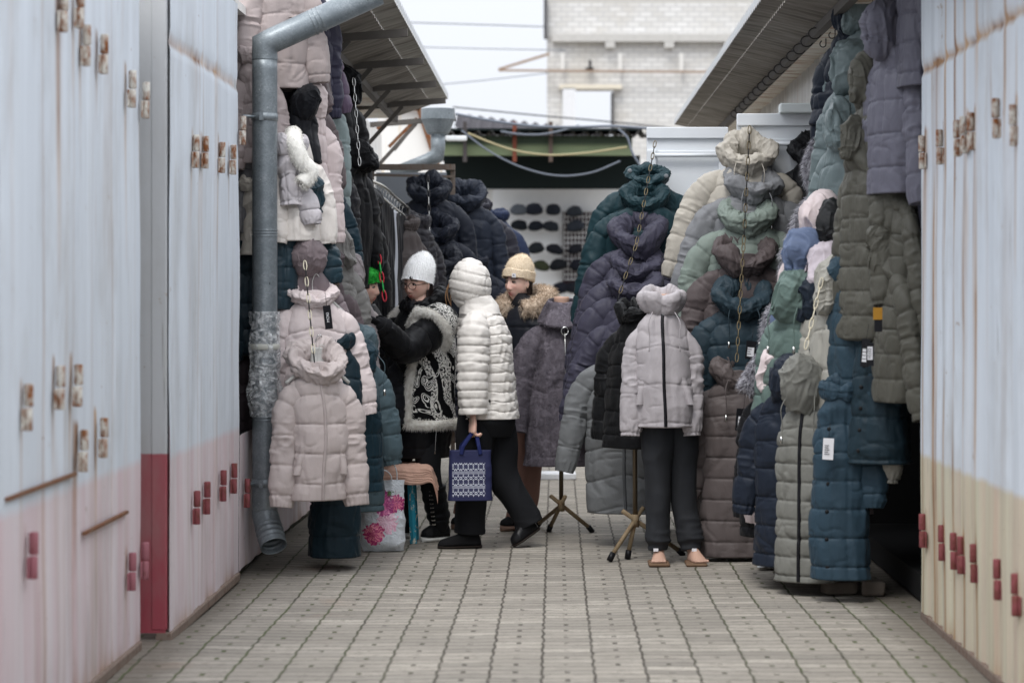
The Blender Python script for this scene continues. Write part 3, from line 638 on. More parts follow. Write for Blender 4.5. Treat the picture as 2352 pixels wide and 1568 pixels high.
def sleeve(pts, r0, r1, q=.14, puff=.012, seed=0, flat=.70, cuff=True, soft=1., res=1.0):
    C = spline(pts, int(110*res)); n = len(C); sl_ = np.r_[0, np.cumsum(np.linalg.norm(np.diff(C, axis=0), axis=1))]; L = sl_[-1]
    r = np.interp(sl_/L, [0, .08, .2, .5, .85, .93, 1], [r0*.45, r0*.8, r0, (r0+r1)/2, r1*1.02, r1*.92, r1*(.72 if cuff else .98)])
    nu = int(40*res); P = tube_pts(C, r, nu, flat); U, Sg = np.meshgrid(np.arange(nu)*2*math.pi/nu, sl_)
    bend = np.exp(-((Sg/L-.5)/.16)**2)
    h = quilt(Sg, U*r0, q, puff, seed)+soft*(crinkle(P+seed*2.1, seed+9, .010, .008, .0026, (1,1,.7))+.012*bend*(ridge(np.stack([U*1.2, Sg*26, 0*U+seed], -1), seed)**2-.4))
    h = h+(Sg > L*.9)*.0035*np.sin(U*13+seed)*(1 if cuff else 0)
    P = P+normals(P)*(-h[...,None]*np.sign(np.sum(normals(P)*(P-C[:,None]), -1, keepdims=True))*-1)
    en = P[-1:]; c_ = en.mean(1, keepdims=True); dr = C[-2]-C[-1]; dr /= np.linalg.norm(dr)
    return np.concatenate([P, c_+(en-c_)*.86, c_+(en-c_)*.8+dr*.06], 0)
def cowl(size=1.0, seed=0, fat=.048, rx=.118, ry=.092, back=.07, front=-.055, gap=.8, q=0, tall=1.35, tw=1.0, lean=.17):
    """wide pillowy hood collar round the neck, buckled and folded, its opening tipped forward"""
    na, nb = 150, 52; A, B = np.meshgrid(np.arange(na)*2*math.pi/na, np.arange(nb)*2*math.pi/nb, indexing='ij')
    k = (1-np.cos(A))/2; ca, sa = np.cos(A), np.sin(A)
    n1 = vn(np.stack([ca*1.5+seed, sa*1.5, 0*A], -1), seed); n2 = vn(np.stack([ca*2.4, sa*2.4+seed, 0*A], -1), seed+2); n3 = vn(np.stack([ca*1.8, sa*1.8, 0*A+seed*.7], -1), seed+4)
    f = fat*(.9+.28*k+.22*n1)
    R = 1+.10*n2; cx, cy = rx*sa*R, -ry*ca*R; cz = front+(back-front)*k**.85+.008*n3
    ox, oy = sa/rx, -ca/ry; l = np.hypot(ox, oy); ox, oy = ox/l, oy/l
    tl = tall*(1+.25*n3); rr, zz = f*np.cos(B)*(1+.25*np.sin(B)), f*tl*np.sin(B)
    lean = lean+.12*n2
    P = np.stack([cx+ox*(rr+lean*zz), cy+oy*(rr+lean*.7*zz), cz+zz], -1)
    ad = np.minimum(A, 2*math.pi-A); notch = gap*.6*np.exp(-((ad)/.2)**2); P[...,2] -= notch*np.clip(zz+.02, 0, 1)*.75; P[...,1] -= .012*np.exp(-((A-.35)/.3)**2)
    W3 = np.stack([ca*2.1+.55*np.sin(B+A), sa*2.1, np.sin(B)*.75+seed], -1)
    h = tw*(.014*(ridge(W3*.8, seed)**2-.5)+.0065*(ridge(W3*1.8+3, seed+5)**2-.4)+.0028*(ridge(W3*4.6+7, seed+6)**2-.4))
    h = h-tw*(.010*ridge(W3*1.1+1, seed+51)**10+.007*ridge(W3*2.3+2, seed+52)**10)
    h = h-.007*np.exp(-((B-math.pi*.55)/.09)**2)*tw-.005*np.exp(-((B-math.pi*.0-.2)/.08)**2)*tw
    P = P+normals(P)*h[...,None]
    P = P*size
    return np.concatenate([P.transpose(1,0,2), P.transpose(1,0,2)[:1]], 0)
def hood_bag(sx=.11, sy=.13, sz=.14, seed=0, lean=0., hollow=.25):
    """an empty hood hanging by its crown, collapsed into folds, its mouth a narrow slit towards -Y"""
    nt, npz = 110, 84; T, Fz = np.meshgrid(np.arange(nt)*2*math.pi/nt, np.linspace(.0, 1, npz))
    ph = .04+Fz*(math.pi-.06); rad = np.sin(ph)**.7; ax = np.cos(ph); rng = random.Random(seed)
    P = np.stack([sx*rad*np.cos(T), -sy*ax, sz*rad*np.sin(T)*np.where(np.sin(T) > 0, 1, 1.15)], -1)
    P[...,0] *= .30+.70*sm(0, .5, Fz); P[...,1] += hollow*sy*sm(.16, 0, Fz)
    P[...,2] += (.35+.2*rng.random())*P[...,1]*.6; P[...,0] += .25*(rng.random()-.5)*P[...,2]
    Q = P+seed*5.3; Q = Q+.05*np.stack([vn(Q*6, seed+30), vn(Q*6, seed+31), vn(Q*6, seed+32)], -1)
    st = np.array([1, 1, .55])
    return P+normals(P)*(.024*vn(Q*6, seed)-.016*ridge(Q*6*np.array([1,.6,1]), seed+11)**9-.011*ridge(Q*11*st, seed+12)**9-.006*ridge(Q*20, seed+13)**9+.018*(ridge(Q*7*st, seed+1)**2-.45)+.0075*(ridge(Q*17*st, seed+2)**2-.4)+.003*(ridge(Q*40, seed+3)**2-.4))[...,None]
def fur_mesh(path, rad, n, length, seed, thick=.0022, droop=.4, out=None, spread=1.0):
    """many fine tapered hairs standing out of a roll along a path"""
    rng = np.random.default_rng(seed); C = spline(path, 60); T, N, B = frames(C)
    i = rng.integers(0, 60, n); a = rng.uniform(0, 2*math.pi, n); rd = np.broadcast_to(np.asarray(rad, float), (60,)) if np.isscalar(rad) else np.interp(np.linspace(0,1,60), np.linspace(0,1,len(rad)), rad)
    d = np.cos(a)[:,None]*N[i]+np.sin(a)[:,None]*B[i]; base = C[i]+d*rd[i][:,None]*rng.uniform(.3,.95,n)[:,None]+T[i]*rng.normal(0,.012,n)[:,None]
    cl = np.stack([vn(base*22, seed), vn(base*22, seed+1), vn(base*22, seed+2)], -1)
    dr = d*spread+cl*.8+rng.normal(0,.25,(n,3)); dr[:,2] -= droop; dr /= np.linalg.norm(dr,axis=1,keepdims=True)
    L = length*rng.uniform(.5,1.15,n)[:,None]
    sd = np.cross(dr, rng.normal(0,1,(n,3))); sd /= np.linalg.norm(sd,axis=1,keepdims=True)+1e-9; sd *= thick
    mid = base+dr*L*.55; tip = base+dr*L+np.array([0,0,-1])*L*.28
    V = np.stack([base-sd, base+sd, mid+sd*.7, mid-sd*.7, tip], 1).reshape(-1,3)
    k = np.arange(n)*5
    Fc = [(a,a+1,a+2,a+3) for a in k.tolist()]+[(a+3,a+2,a+4) for a in k.tolist()]
    return V, Fc
def fur_mat(name, root, tip, rough=.7):
    key = ('fur', name, root, tip)
    if key in _cache: return _cache[key]
    t = Nt(name); o = t.pos(); n = t.noise(o, 45, 3, .6)
    _cache[key] = t.fin(t.mix(t.step(n, .35, .68), srgb(*root), srgb(*tip)), rough, spec=.2); return _cache[key]
M_lining = plain('dark_lining', (30,32,38), .8)
M_zip = plain('black_zip', (22,22,26), .45)
M_metal = plain('bright_metal', (190,190,188), .25, 1.0)
M_tagw = plain('white_card', (222,222,226), .6, var=.03); M_tagk = plain('black_card', (24,24,28), .4)
M_brass = plain('brass_plated_links', (104,94,74), .5, .8); M_blk = plain('black_plastic_link', (24,24,26), .4)
M_whiteplast = plain('white_plastic_hanger', (186,186,182), .55, var=.2, bump=.3)
def text_obj(s, size, parent, loc, rot, m, name='lettering', ext=.0006):
    c = bpy.data.curves.new(name, 'FONT'); c.body = s; c.size = size; c.align_x = 'CENTER'; c.align_y = 'CENTER'; c.extrude = ext
    o = bpy.data.objects.new(name, c); S.collection.objects.link(o)
    dg = bpy.context.evaluated_depsgraph_get(); me = bpy.data.meshes.new_from_object(o.evaluated_get(dg)); me.name = name
    bpy.data.objects.remove(o); bpy.data.curves.remove(c)
    o = bpy.data.objects.new(name, me); S.collection.objects.link(o); me.materials.clear(); me.materials.append(m)
    o.parent = parent; o.location = loc; o.rotation_euler = rot; return o
def chain_links(m, a, b, sag=0.0, pitch=.042, r=.0034, wd=.0125, start=0, mats=2):
    a, b = Vector(a), Vector(b); n = max(2, int((b-a).length/pitch)); out = []
    for k in range(n):
        c = a+(b-a)*((k+.5)/n); d = (b-a).normalized(); sd = Vector((1,0,0)) if (k+start) % 2 == 0 else Vector((0,1,0)); sd = (sd-d*sd.dot(d)).normalized()
        hl = pitch*.62; t = np.linspace(0, 2*math.pi, 17)[:-1]
        pts = np.array([c+sd*(wd*math.cos(q))+d*(hl*math.sin(q)) for q in t]); pts = np.concatenate([pts, pts[:1]], 0)
        P = tube_pts(pts, r, 6); out.append(P)
    return out
def chain(label, a, b, m1, m2, pitch=.045, r=.0028, wd=.0085, name='hanging_chain'):
    Ls = chain_links(None, a, b, 0, pitch, r, wd); m = Mesh(); idx = []
    for k, P in enumerate(Ls):
        f0 = len(m.f); m.grid(P); idx += [k % 2]*(len(m.f)-f0)
    o = m.build(name, [m1, m2]); o.data.polygons.foreach_set('material_index', idx)
    return tag(o, label, 'chain', 'display chains the coats hang from')
def make_coat(label, pos, rz=0., L=.9, W=.21, hem=.26, dep=.115, col=(120,120,120), q=.14, puff=.016, chev=0., hood='cowl', hs=1.0, hseed=None, sl='down',
              sleeves=(1,1), sr=(.082,.066), splay=.10, slen=.62, front='zip', seed=0, lean=(0,0), rough=.5, cat='coat', group='winter coats on display', res=1.0,
              hood_kw=None, tag_=None, hanger=False, lining=None, buttons=0, cords=False, yaw2=0., zipm=None, bend=0., fold=1., slope=1.0, wrs=1.0, fwd=-.05, toggles=True, pockets=False):
    t = thing('winter_coat' if L > .7 else 'winter_jacket', label, cat, pos, rz, group, lean[0], lean[1]); m = nylon(*col, rough=rough, wr=wrs)
    PB = coat_body(L, W, hem, dep, q, puff, seed, chev, front, fold, res, slope=slope)
    Mesh().grid(PB, True, True, True).build('body', m, t)
    for s, on in ((-1, sleeves[0]), (1, sleeves[1])):
        if not on: continue
        k = splay if np.isscalar(splay) else splay[0 if s < 0 else 1]
        sl_ = slen if np.isscalar(slen) else slen[0 if s < 0 else 1]
        x0 = s*(W*.86); z0 = -.135
        pts = [(x0-s*.085, .0, z0+.035), (x0+s*(.012+k*.25), fwd*.2, z0-.10), (x0+s*(.022+k*.62), fwd*.6-bend*.4, z0-sl_*.52), (x0+s*(.03+k), fwd-bend, z0-sl_)]
        Mesh().grid(sleeve(pts, sr[0], sr[1], q, puff*.8, seed*3+s+5, res=res), True, True, True).build('sleeve', m, t)
    hk = dict(hood_kw or {})
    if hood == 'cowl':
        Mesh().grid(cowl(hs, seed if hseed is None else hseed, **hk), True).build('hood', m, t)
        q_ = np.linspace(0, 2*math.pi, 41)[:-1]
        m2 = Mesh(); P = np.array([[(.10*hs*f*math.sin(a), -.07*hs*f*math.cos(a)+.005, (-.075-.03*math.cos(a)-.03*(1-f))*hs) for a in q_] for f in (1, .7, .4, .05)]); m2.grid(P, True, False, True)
        m2.build('hood_lining_shade', lining or nylon(*[int(k*.6) for k in col], rough=rough), t)  # by default the coat colour darkened, painting in the shade inside the hood
    elif hood == 'bag':
        o = Mesh().grid(hood_bag(seed=seed, **hk), True, True, True).build('hood', m, t); o.location = (0, -.05*hs, .03*hs); o.scale = (hs, hs, hs); rg = random.Random(seed*7+1); o.rotation_euler = (rg.uniform(-.3,.3), rg.uniform(-.35,.35), rg.uniform(1.6,4.2) if abs(rz) < .7 else rg.uniform(-.4,.4))
    elif hood == 'stand':
        Mesh().grid(cowl(hs, seed, **{**dict(fat=.019, rx=.085, ry=.07, back=.03, front=.01, tall=2.3, tw=.45, lean=.06, gap=.5), **hk}), True).build('collar', m, t)
    if hanger:
        hm = Mesh(); hm.tube(spline([(-.17,-.01,-.10),(-.08,-.02,-.03),(0,-.02,.0),(.08,-.02,-.03),(.17,-.01,-.10)], 24), .009, 8)
        hm.tube(spline([(0,-.02,.0),(0,-.02,.07),(.02,-.02,.10),(.035,-.02,.085)], 16), .0025, 6); hm.build('hanger', M_whiteplast if hanger == 'white' else M_blk, t)
    if hanger == 'bust':                                  # the white plastic neck piece of a bust hanger
        pass
    if front == 'zip' and zipm:
        cl_ = PB[3:-3, 0]; k = np.hanning(9)/np.hanning(9).sum(); cl_ = np.stack([np.convolve(np.pad(cl_[:, a], 4, mode='edge'), k, 'valid') for a in range(3)], -1)
        P = np.stack([cl_+np.array([x, y, 0]) for x, y in ((-.009,.004),(-.008,-.006),(-.002,-.009),(.002,-.009),(.008,-.006),(.009,.004))], 1)
        zo = Mesh().grid(P, False).build('zip', zipm, t)
        Mesh().box(tuple(P[3, 2]+[.002,-.006,-.03]), (.008,.003,.03)).build('puller', M_metal, zo)
    if pockets:
        for s in (-1, 1):
            j = int(PB.shape[1]*(.115 if s > 0 else .885)); i0, i1 = int((PB.shape[0]-3)*.60), int((PB.shape[0]-3)*.82); q0 = PB[i0:i1, j]; n0 = normals(PB)[i0:i1, j]; n0 = -n0
            q0 = q0+np.linspace(-.012,.012,len(q0))[:,None]*np.array([s,0,0]); W_ = np.stack([q0+np.array([x,y,0]) for x, y in ((-.020,.010),(-.018,-.008),(.0,-.012),(.018,-.008),(.020,.010))], 1)
            Mesh().grid(W_, False).build('pocket_welt', m, t)
    if cords:
        for s in (-1, 1):
            m3 = Mesh(); m3.tube(spline([(s*.07*hs,-.115*hs,-.03),(s*.085,-.16,-.09),(s*.08,-dep*.8-.065,-.17),(s*.083,-dep-.045,-.24)], 20), .0028, 6)
            cd = m3.build('drawcord', m, t)
            if toggles:
                m4 = Mesh(); m4.tube([(s*.083,-dep-.046,-.225),(s*.083,-dep-.046,-.26)], .007, 8); m4.build('cord_end', M_metal, cd)
    if buttons:
        for k in range(buttons):
            z = -.16-(L-.22)*k/max(1, buttons-1); m5 = Mesh(); cl_ = PB[3:-3, -6 if PB.shape[1] > 80 else -4]; q0 = cl_[np.argmin(np.abs(cl_[:,2]-z))]
            m5.tube([tuple(q0+[0,.004,0]), tuple(q0+[0,-.004,0]), tuple(q0+[0,-.006,0])], [.0095,.0095,.006], 12); m5.build('snap_button', M_blk, t)
    if tag_:
        price_tag(t, **tag_)
    return t
def price_tag(par, x=0, y=-.17, z=-.3, w=.055, h=.10, rz=0., ry=.08, c='white', label=True, lines=None, word=None):
    m = Mesh(); m.box((0,0,0), (w, .002, h)); o = m.build('price_tag', M_tagk if c == 'black' else (plain('ochre_card', (168,122,44), .6) if c == 'ochre' else M_tagw), par)
    o.location = (x, y, z); o.rotation_euler = (0, ry, rz)
    m = Mesh().tube([(0,0,h/2-.005),(.004,.01,h/2+.07)], .0012, 5); m.build('tag_string', M_blk, o)
    if c == 'black' and label:
        m = Mesh().box((0,-.0022,-.01), (w*.66, .001, h*.5)); m.build('sticker', M_tagw, o)
    if lines:
        m = Mesh(); rng = random.Random(int(x*1000)+int(z*777))
        for k in range(lines):
            ln = w*rng.uniform(.3,.55); m.box((-w*.28+ln/2-.003, -.0036, h*.16-k*h*.5/lines), (ln, .0008, .0028))
        m.build('printed_lines', M_tagk, o)
    if word: text_obj(word, .021, o, (0,-.0018,0), (math.pi/2, -math.pi/2, 0), M_tagw)
    return o
# ------------------------------------------------------------------ coats on the right-hand doors
TEAL, NAVY, BEIGE, GREY, SAGE, BROWN = (34,76,86), (82,80,102), (174,167,154), (134,136,140), (132,147,137), (108,95,95)
DTEAL, BLK, PINK, DPINK, OLIVE, PURP = (56,82,96), (38,39,44), (208,193,191), (178,163,160), (112,110,98), (124,123,140)
def C(label, x, y, Yd, rz=0, **k):
    if k.get('group') in ('coats hanging on the left white door', 'coats hanging on the right white door'):
        k['hs'] = k.get('hs', 1.0)*.86; k['W'] = k['W']+.022; k['slope'] = 1.12
    return make_coat(label, at(x, y, Yd), rz, **k)
G1, G2, G3, G4 = 'coats hanging on the left white door', 'coats hanging on the right white door', 'coats along the right wall', 'coats along the left wall'
ck = lambda **k: {**k, 'fat': k.get('fat', .06)*.82}
tc_ = C('dark teal quilted coat topmost on the left white door, two grey snaps on its collar', 1488, 408, 14.80, .05, L=1.05, W=.22, hem=.25, col=TEAL, q=.19, puff=.013, splay=(.15,.06), slen=.66, hs=1.0, hood_kw=ck(back=.06, front=-.05, tall=1.0, fat=.05), seed=11, group=G1)
for x_, y_ in ((1447,392),(1531,404)):
    q_ = tc_.matrix_basis.inverted() @ at(x_, y_, 14.60); Mesh().tube([q_+Vector((0,.03,0)), q_+Vector((0,.012,0)), q_+Vector((0,.009,0))], [.013,.013,.010], 16).build('collar_snap', plain('grey_snap', (120,124,128), .5), tc_)
C('dark teal quilted coat second from the top of the left door, without snaps', 1482, 458, 14.66, .02, L=1.05, W=.22, hem=.25, col=TEAL, q=.19, puff=.013, splay=(.17,.05), slen=.68, hs=1.0, seed=12, group=G1)
C('navy violet coat with tall open hood, highest of the violet ones on the left door', 1466, 548, 14.52, -.05, L=1.05, W=.20, hem=.235, col=NAVY, q=.085, puff=.009, splay=(.16,.05), slen=.66, hs=1.12, hood_kw=ck(tall=1.75, back=.10), seed=13, group=G1)
C('navy violet quilted coat with a crossed wrap hood, second of the violet ones', 1462, 612, 14.42, -.05, L=1.0, W=.20, hem=.235, col=NAVY, q=.085, puff=.009, splay=(.17,.05), slen=.66, hs=1.05, hood_kw=ck(rx=.12), seed=14, group=G1)
C('navy violet coat with a flat open hood ring, white neck form showing below it', 1458, 655, 14.32, -.08, L=.95, W=.20, hem=.235, col=NAVY, q=.13, puff=.010, splay=(.17,.05), slen=.66, hs=1.05, hood_kw=ck(rx=.13, tall=1.1), seed=15, group=G1)
C('navy violet coat lowest of its chain, its cuff beside the fur coat', 1452, 715, 14.20, -.1, L=.62, W=.19, hem=.22, col=NAVY, q=.15, puff=.011, splay=(.17,.05), slen=.52, hood='stand', seed=16, group=G1)
C('mid grey long padded coat with zip, hanging low behind the tripod stand', 1440, 800, 14.05, -.12, L=.95, W=.21, hem=.235, col=(126,129,131), q=.18, puff=.014, splay=(.13,.05), slen=.58, hood='stand', zipm=plain('grey_zip', (84,86,88), .5), seed=17, group=G1, chev=-.25)
C('greige padded coat topmost on the right white door, big folded collar', 1716, 362, 13.80, .0, L=.95, W=.215, hem=.27, col=BEIGE, q=.15, puff=.013, splay=(.21,.08), slen=.55, hs=1.16, cords=True, hood_kw=ck(back=.085), seed=21, group=G2)
C('grey padded coat second on the right white door, below the greige one', 1730, 425, 13.70, .05, L=.98, W=.22, hem=.28, col=GREY, q=.15, puff=.013, splay=(.22,.14), slen=.62, hs=1.1, cords=True, hood_kw=ck(back=.05, tall=1.3), seed=22, group=G2)
C('sage green padded coat with wide collar in the middle of the right door', 1716, 497, 13.60, .0, L=.95, W=.215, hem=.28, col=SAGE, q=.16, puff=.013, splay=(.17,.15), slen=.58, hs=1.14, buttons=3, seed=23, group=G2)
C('brown padded coat with open pillow hood below the sage green one', 1712, 588, 13.50, .0, L=.9, W=.22, hem=.28, col=BROWN, q=.13, puff=.012, splay=(.12,.15), slen=.58, hs=1.2, hood_kw=ck(rx=.125, back=.09), seed=24, group=G2)
C('dark slate teal jacket with drawcords and black price tag on the right door', 1704, 690, 13.38, .0, L=.84, W=.195, hem=.24, col=DTEAL, q=.12, puff=.013, splay=(.05,.06), slen=.6, hs=1.15, cords=True, hood_kw=ck(back=.08), seed=25, group=G2, tag_=dict(x=.035, y=-.175, z=-.27, w=.055, h=.10, c='black', lines=4, ry=.1))
C('brown long padded coat hanging lowest on the right door, almost to the ground', 1694, 855, 13.25, .05, L=1.0, W=.20, hem=.215, col=(118,106,104), q=.115, puff=.013, splay=(.055,.08), slen=.55, hs=1.0, cords=True, hood_kw=ck(back=.05), seed=26, group=G2, tag_=dict(x=.005, y=-.185, z=-.25, w=.075, h=.12, c='black', lines=3))
# black coats with fur trimmed hoods
fur_a, fur_b = fur_mat('silver_fox_fur', (92,90,98), (212,211,218)), fur_mat('dark_brown_fur', (44,34,34), (84,68,66))
def fur_coat(label, x, y, Yd, path, L, rz=-.9, seed=0):
    t = C(label, x, y, Yd, rz, L=L, W=.13, hem=.17, col=BLK, q=.15, puff=.013, hood='bag', hs=.8, splay=.03, slen=.58, seed=seed, group='black coats with fur trimmed hoods')
    Mi = (Matrix.Translation(t.location) @ t.rotation_euler.to_matrix().to_4x4()).inverted()
    p = [tuple(Mi @ at(a, b, Yd-.16)) for a, b in path]; p2 = [tuple(Mi @ at(a+16, b+14, Yd-.10)) for a, b in path]
    Mesh().tube(spline(p, 40), .03, 12).add(*fur_mesh(p,   .034, 9000, .048, seed, .0015)).build('fur_trim', fur_a, t)
    Mesh().tube(spline(p2, 40), .035, 12).add(*fur_mesh(p2, .036, 5000, .034, seed+1, .0015)).build('inner_fur', fur_b, t)
fur_coat('black coat with silver fur hood hanging highest by the pink hoods', 1925, 345, 12.75, [(1932,300),(1895,318),(1872,355),(1866,395),(1880,428)], 1.0, seed=31)
fur_coat('black coat with silver fur hood, second of the fur trimmed ones from the top', 1893, 520, 12.60, [(1900,452),(1858,476),(1835,520),(1818,575),(1812,632)], 1.0, seed=32)
fur_coat('black coat with curled silver and brown fur hood beside the slate teal jacket', 1842, 735, 12.45, [(1838,675),(1798,700),(1775,740),(1768,790),(1785,838)], .95, seed=33)
fur_coat('black long coat with silver fur hood, lowest of the fur trimmed ones', 1775, 870, 12.35, [(1788,812),(1755,828),(1735,858),(1718,890)], .80, seed=34)
C('plain black jacket on the right white door beside the greige collar', 1872, 352, 13.86, -.2, L=.75, W=.15, col=BLK, q=.2, puff=.008, hood='cowl', hs=.85, seed=35, group=G3, splay=(.06,.03))
# mound of coats along the right wall
B_ = lambda **k: dict(dict(sx=.10, sy=.12, sz=.125), **k)
C('pale pink coat with a rounded hood, highest of the pink ones on the right', 1898, 520, 12.15, -.75, L=.9, W=.19, hem=.23, col=(206,189,188), hood='bag', hood_kw=B_(), hs=1.05, seed=41, group=G3)
C('black hooded coat between the pink hood and the olive sleeves', 1942, 540, 12.0, -.9, L=.8, W=.18, hem=.22, col=(52,54,56), hood='bag', hood_kw=B_(), hs=1.0, seed=42, group=G3)
C('blue coat with denim coloured hood below the pink hood', 1872, 610, 12.05, -.9, L=.8, W=.19, hem=.22, col=(104,124,162), hood='bag', hood_kw=B_(), hs=1.08, seed=43, group=G3)
C('lilac pink long coat whose hood leans beside the blue hood', 1912, 640, 11.95, -.95, L=1.15, W=.19, hem=.22, col=(190,178,186), q=.2, hood='bag', hood_kw=B_(), hs=1.1, seed=44, group=G3, splay=.03)
C('sage green jacket with crumpled hood at the left of the right-hand mound', 1842, 690, 12.0, -.8, L=.62, W=.18, hem=.22, col=(110,136,128), hood='bag', hood_kw=B_(), hs=1.05, seed=45, group=G3, splay=.04, slen=.5, cords=True)
C('navy jacket squeezed between the lilac pink and the beige hoods', 1893, 690, 11.9, -1.0, L=.7, W=.17, hem=.2, col=(44,58,76), hood='bag', hood_kw=B_(), hs=.95, seed=46, group=G3, splay=.03)
C('beige grey coat with a pointed hood, its long sleeve hanging before the teal coat', 1932, 660, 11.75, -.9, L=.72, W=.18, hem=.22, col=(168,165,154), q=.2, hood='bag', hood_kw=B_(), hs=1.0, seed=47, group=G3, splay=(.09,.04), slen=.58, sr=(.085,.072))
C('pale pink long coat lower in the right-hand mound, beside the lowest silver fur', 1812, 860, 12.15, -.85, L=.93, W=.17, hem=.19, col=(206,190,190), q=.2, hood='bag', hood_kw=B_(), hs=1.0, seed=48, group=G3, splay=.02)
C('navy blue long padded coat beside the grey long puffer', 1822, 880, 11.98, -.6, L=.90, W=.19, hem=.20, col=(46,58,78), q=.14, hood='bag', hood_kw=B_(), hs=.95, seed=49, group=G3, splay=(.06,.02), slen=.52)
C('olive grey long puffer coat with crumpled hood and dark side zip', 1858, 893, 11.80, -.45, L=.93, W=.155, hem=.155, col=(136,136,128), q=.09, puff=.014, hood='bag', hood_kw=B_(), hs=1.0, seed=50, group=G3, sleeves=(0,0), zipm=M_zip, cords=True)
C('petrol blue coat with big padded sleeve in the middle of the right-hand mound', 1955, 640, 11.66, -1.2, L=.80, W=.17, hem=.2, col=(60,92,110), q=.16, puff=.015, hood='bag', hood_kw=B_(), hs=.7, seed=51, group=G3, splay=(.06,.10), slen=.50, sr=(.095,.085))
C('petrol blue long coat with black snap buttons, hanging lowest, nearly to the ground', 1932, 905, 11.48, -.12, L=.87, W=.135, hem=.145, dep=.105, col=(58,90,110), q=.135, puff=.013, hood='stand', hood_kw={}, seed=52, group=G3, splay=(.01,.0), slen=.40, buttons=6, sleeves=(0,1), tag_=dict(x=-.06, y=-.16, z=-.25, w=.05, h=.1, c='white', lines=5, ry=.05))
C('beige grey padded sleeve coat hanging between the two petrol blue coats', 1985, 800, 11.62, -.9, L=.62, W=.16, hem=.2, col=(166,163,152), q=.14, hood='stand', hood_kw={}, seed=53, group=G3, splay=.03, sr=(.085,.08), slen=.5)
C('dark petrol jacket with snaps half hidden under the olive sleeves', 2022, 760, 11.42, -.35, L=.62, W=.14, hem=.15, col=(46,74,88), q=.2, hood='stand', hood_kw={}, seed=54, group=G3, buttons=5, sleeves=(0,0), tag_=dict(x=-.035, y=-.165, z=-.10, w=.04, h=.13, c='black', lines=4))
for k, (lb, x, y, Yd, L, rz, hs) in enumerate((('sage grey coat topmost near the awning, right wall', 1990, 40, 12.4, .8, -.9, .9), ('sage grey coat with folded lapels, second from the top on the right', 1975, 165, 12.3, .75, -.8, 1.1), ('sage grey coat with shiny sleeves, lowest of the three sage grey ones', 1958, 300, 12.2, .72, -.85, 1.1))):
    C(lb, x, y, Yd, rz, L=L, W=.17, hem=.2, col=(120,138,140), q=.17, hood='bag', hood_kw=B_(), hs=hs, seed=55+k, group=G3, splay=.06, slen=.5, rough=.35)
C('dark navy jacket peeking out beside the topmost sage grey coat', 1960, 62, 12.5, -.8, L=.5, W=.15, col=(40,52,72), hood='bag', hood_kw=B_(), hs=.9, seed=58, group=G3, splay=.02)
for k, (lb, x, y, Yd, L, rz, sn, dx) in enumerate((('olive padded coat hanging highest of the olive ones, long sleeve in front', 2008, 190, 11.50, .80, -1.30, .60, .10), ('olive padded coat with a small hood, the one hanging farthest left', 1985, 335, 11.48, .92, -1.25, .62, .08), ('olive padded coat with a thick sleeve swinging right, by the dark doorway', 2072, 420, 11.28, .85, -1.55, .58, .10), ('olive padded coat lowest of the olive ones, with a label and rounded cuffs', 2050, 585, 11.25, .68, -1.45, .62, .12))):
    C(lb, x, y, Yd, rz, L=L, W=.17, hem=.19, dep=.075, col=OLIVE, q=.115, puff=.014, hood='bag', hood_kw=B_(sx=.075, sy=.10), hs=.85, seed=60+k, group=G3, splay=(.03, dx), slen=sn, sr=(.072,.070), fwd=(-.03 if k < 2 else .06), front='zip')
to_ = thing('price_tag_set', 'ochre card over a black tag with white label between the olive coats', 'price tag', tuple(at(2016, 720, 10.98)), 0)
Mesh().box((0,0,0), (.042,.003,.055)).build('ochre_card', plain('ochre_card', (168,122,44), .6), to_); Mesh().box((.003,.004,-.055), (.036,.003,.055)).build('black_card', M_tagk, to_)
bl_ = Mesh().box((-.035,.002,-.185), (.034,.003,.105)).build('black_tag', M_tagk, to_); Mesh().box((-.035,-.0008,-.18), (.024,.002,.06)).build('white_label', M_tagw, bl_)
m = Mesh(); rng = random.Random(5)
for q in range(6): m.box((-.035-.004*rng.random(), -.0022, -.160-.008*q), (.012+.006*rng.random(), .0008, .0025))
m.build('printed_lines', M_tagk, bl_)
C('grey violet padded coat with a hood and long sleeve near the white wall edge', 2058, 80, 11.25, -1.25, L=.74, W=.18, hem=.20, dep=.09, col=PURP, q=.155, puff=.015, hood='bag', hood_kw=B_(sx=.085, sy=.11), hs=1.05, seed=66, group=G3, splay=(.03,.10), slen=.66, sr=(.076,.070), fwd=-.02)
C('grey violet padded coat highest on the right, its sleeve against the wall edge', 2104, -110, 11.05, -1.45, L=.62, W=.17, hem=.19, dep=.075, col=(114,113,130), q=.14, puff=.015, hood='bag', hood_kw=B_(), hs=.9, seed=67, group=G3, splay=(.0,.08), slen=.66, sr=(.078,.074), fwd=.06)
C('dark violet padded coat lower behind the olive sleeves', 2100, 225, 11.35, -1.5, L=.78, W=.17, hem=.19, dep=.06, col=(84,84,104), q=.15, hood='stand', hood_kw={}, seed=68, group=G3, splay=(.0,.10), slen=.62, fwd=.03)
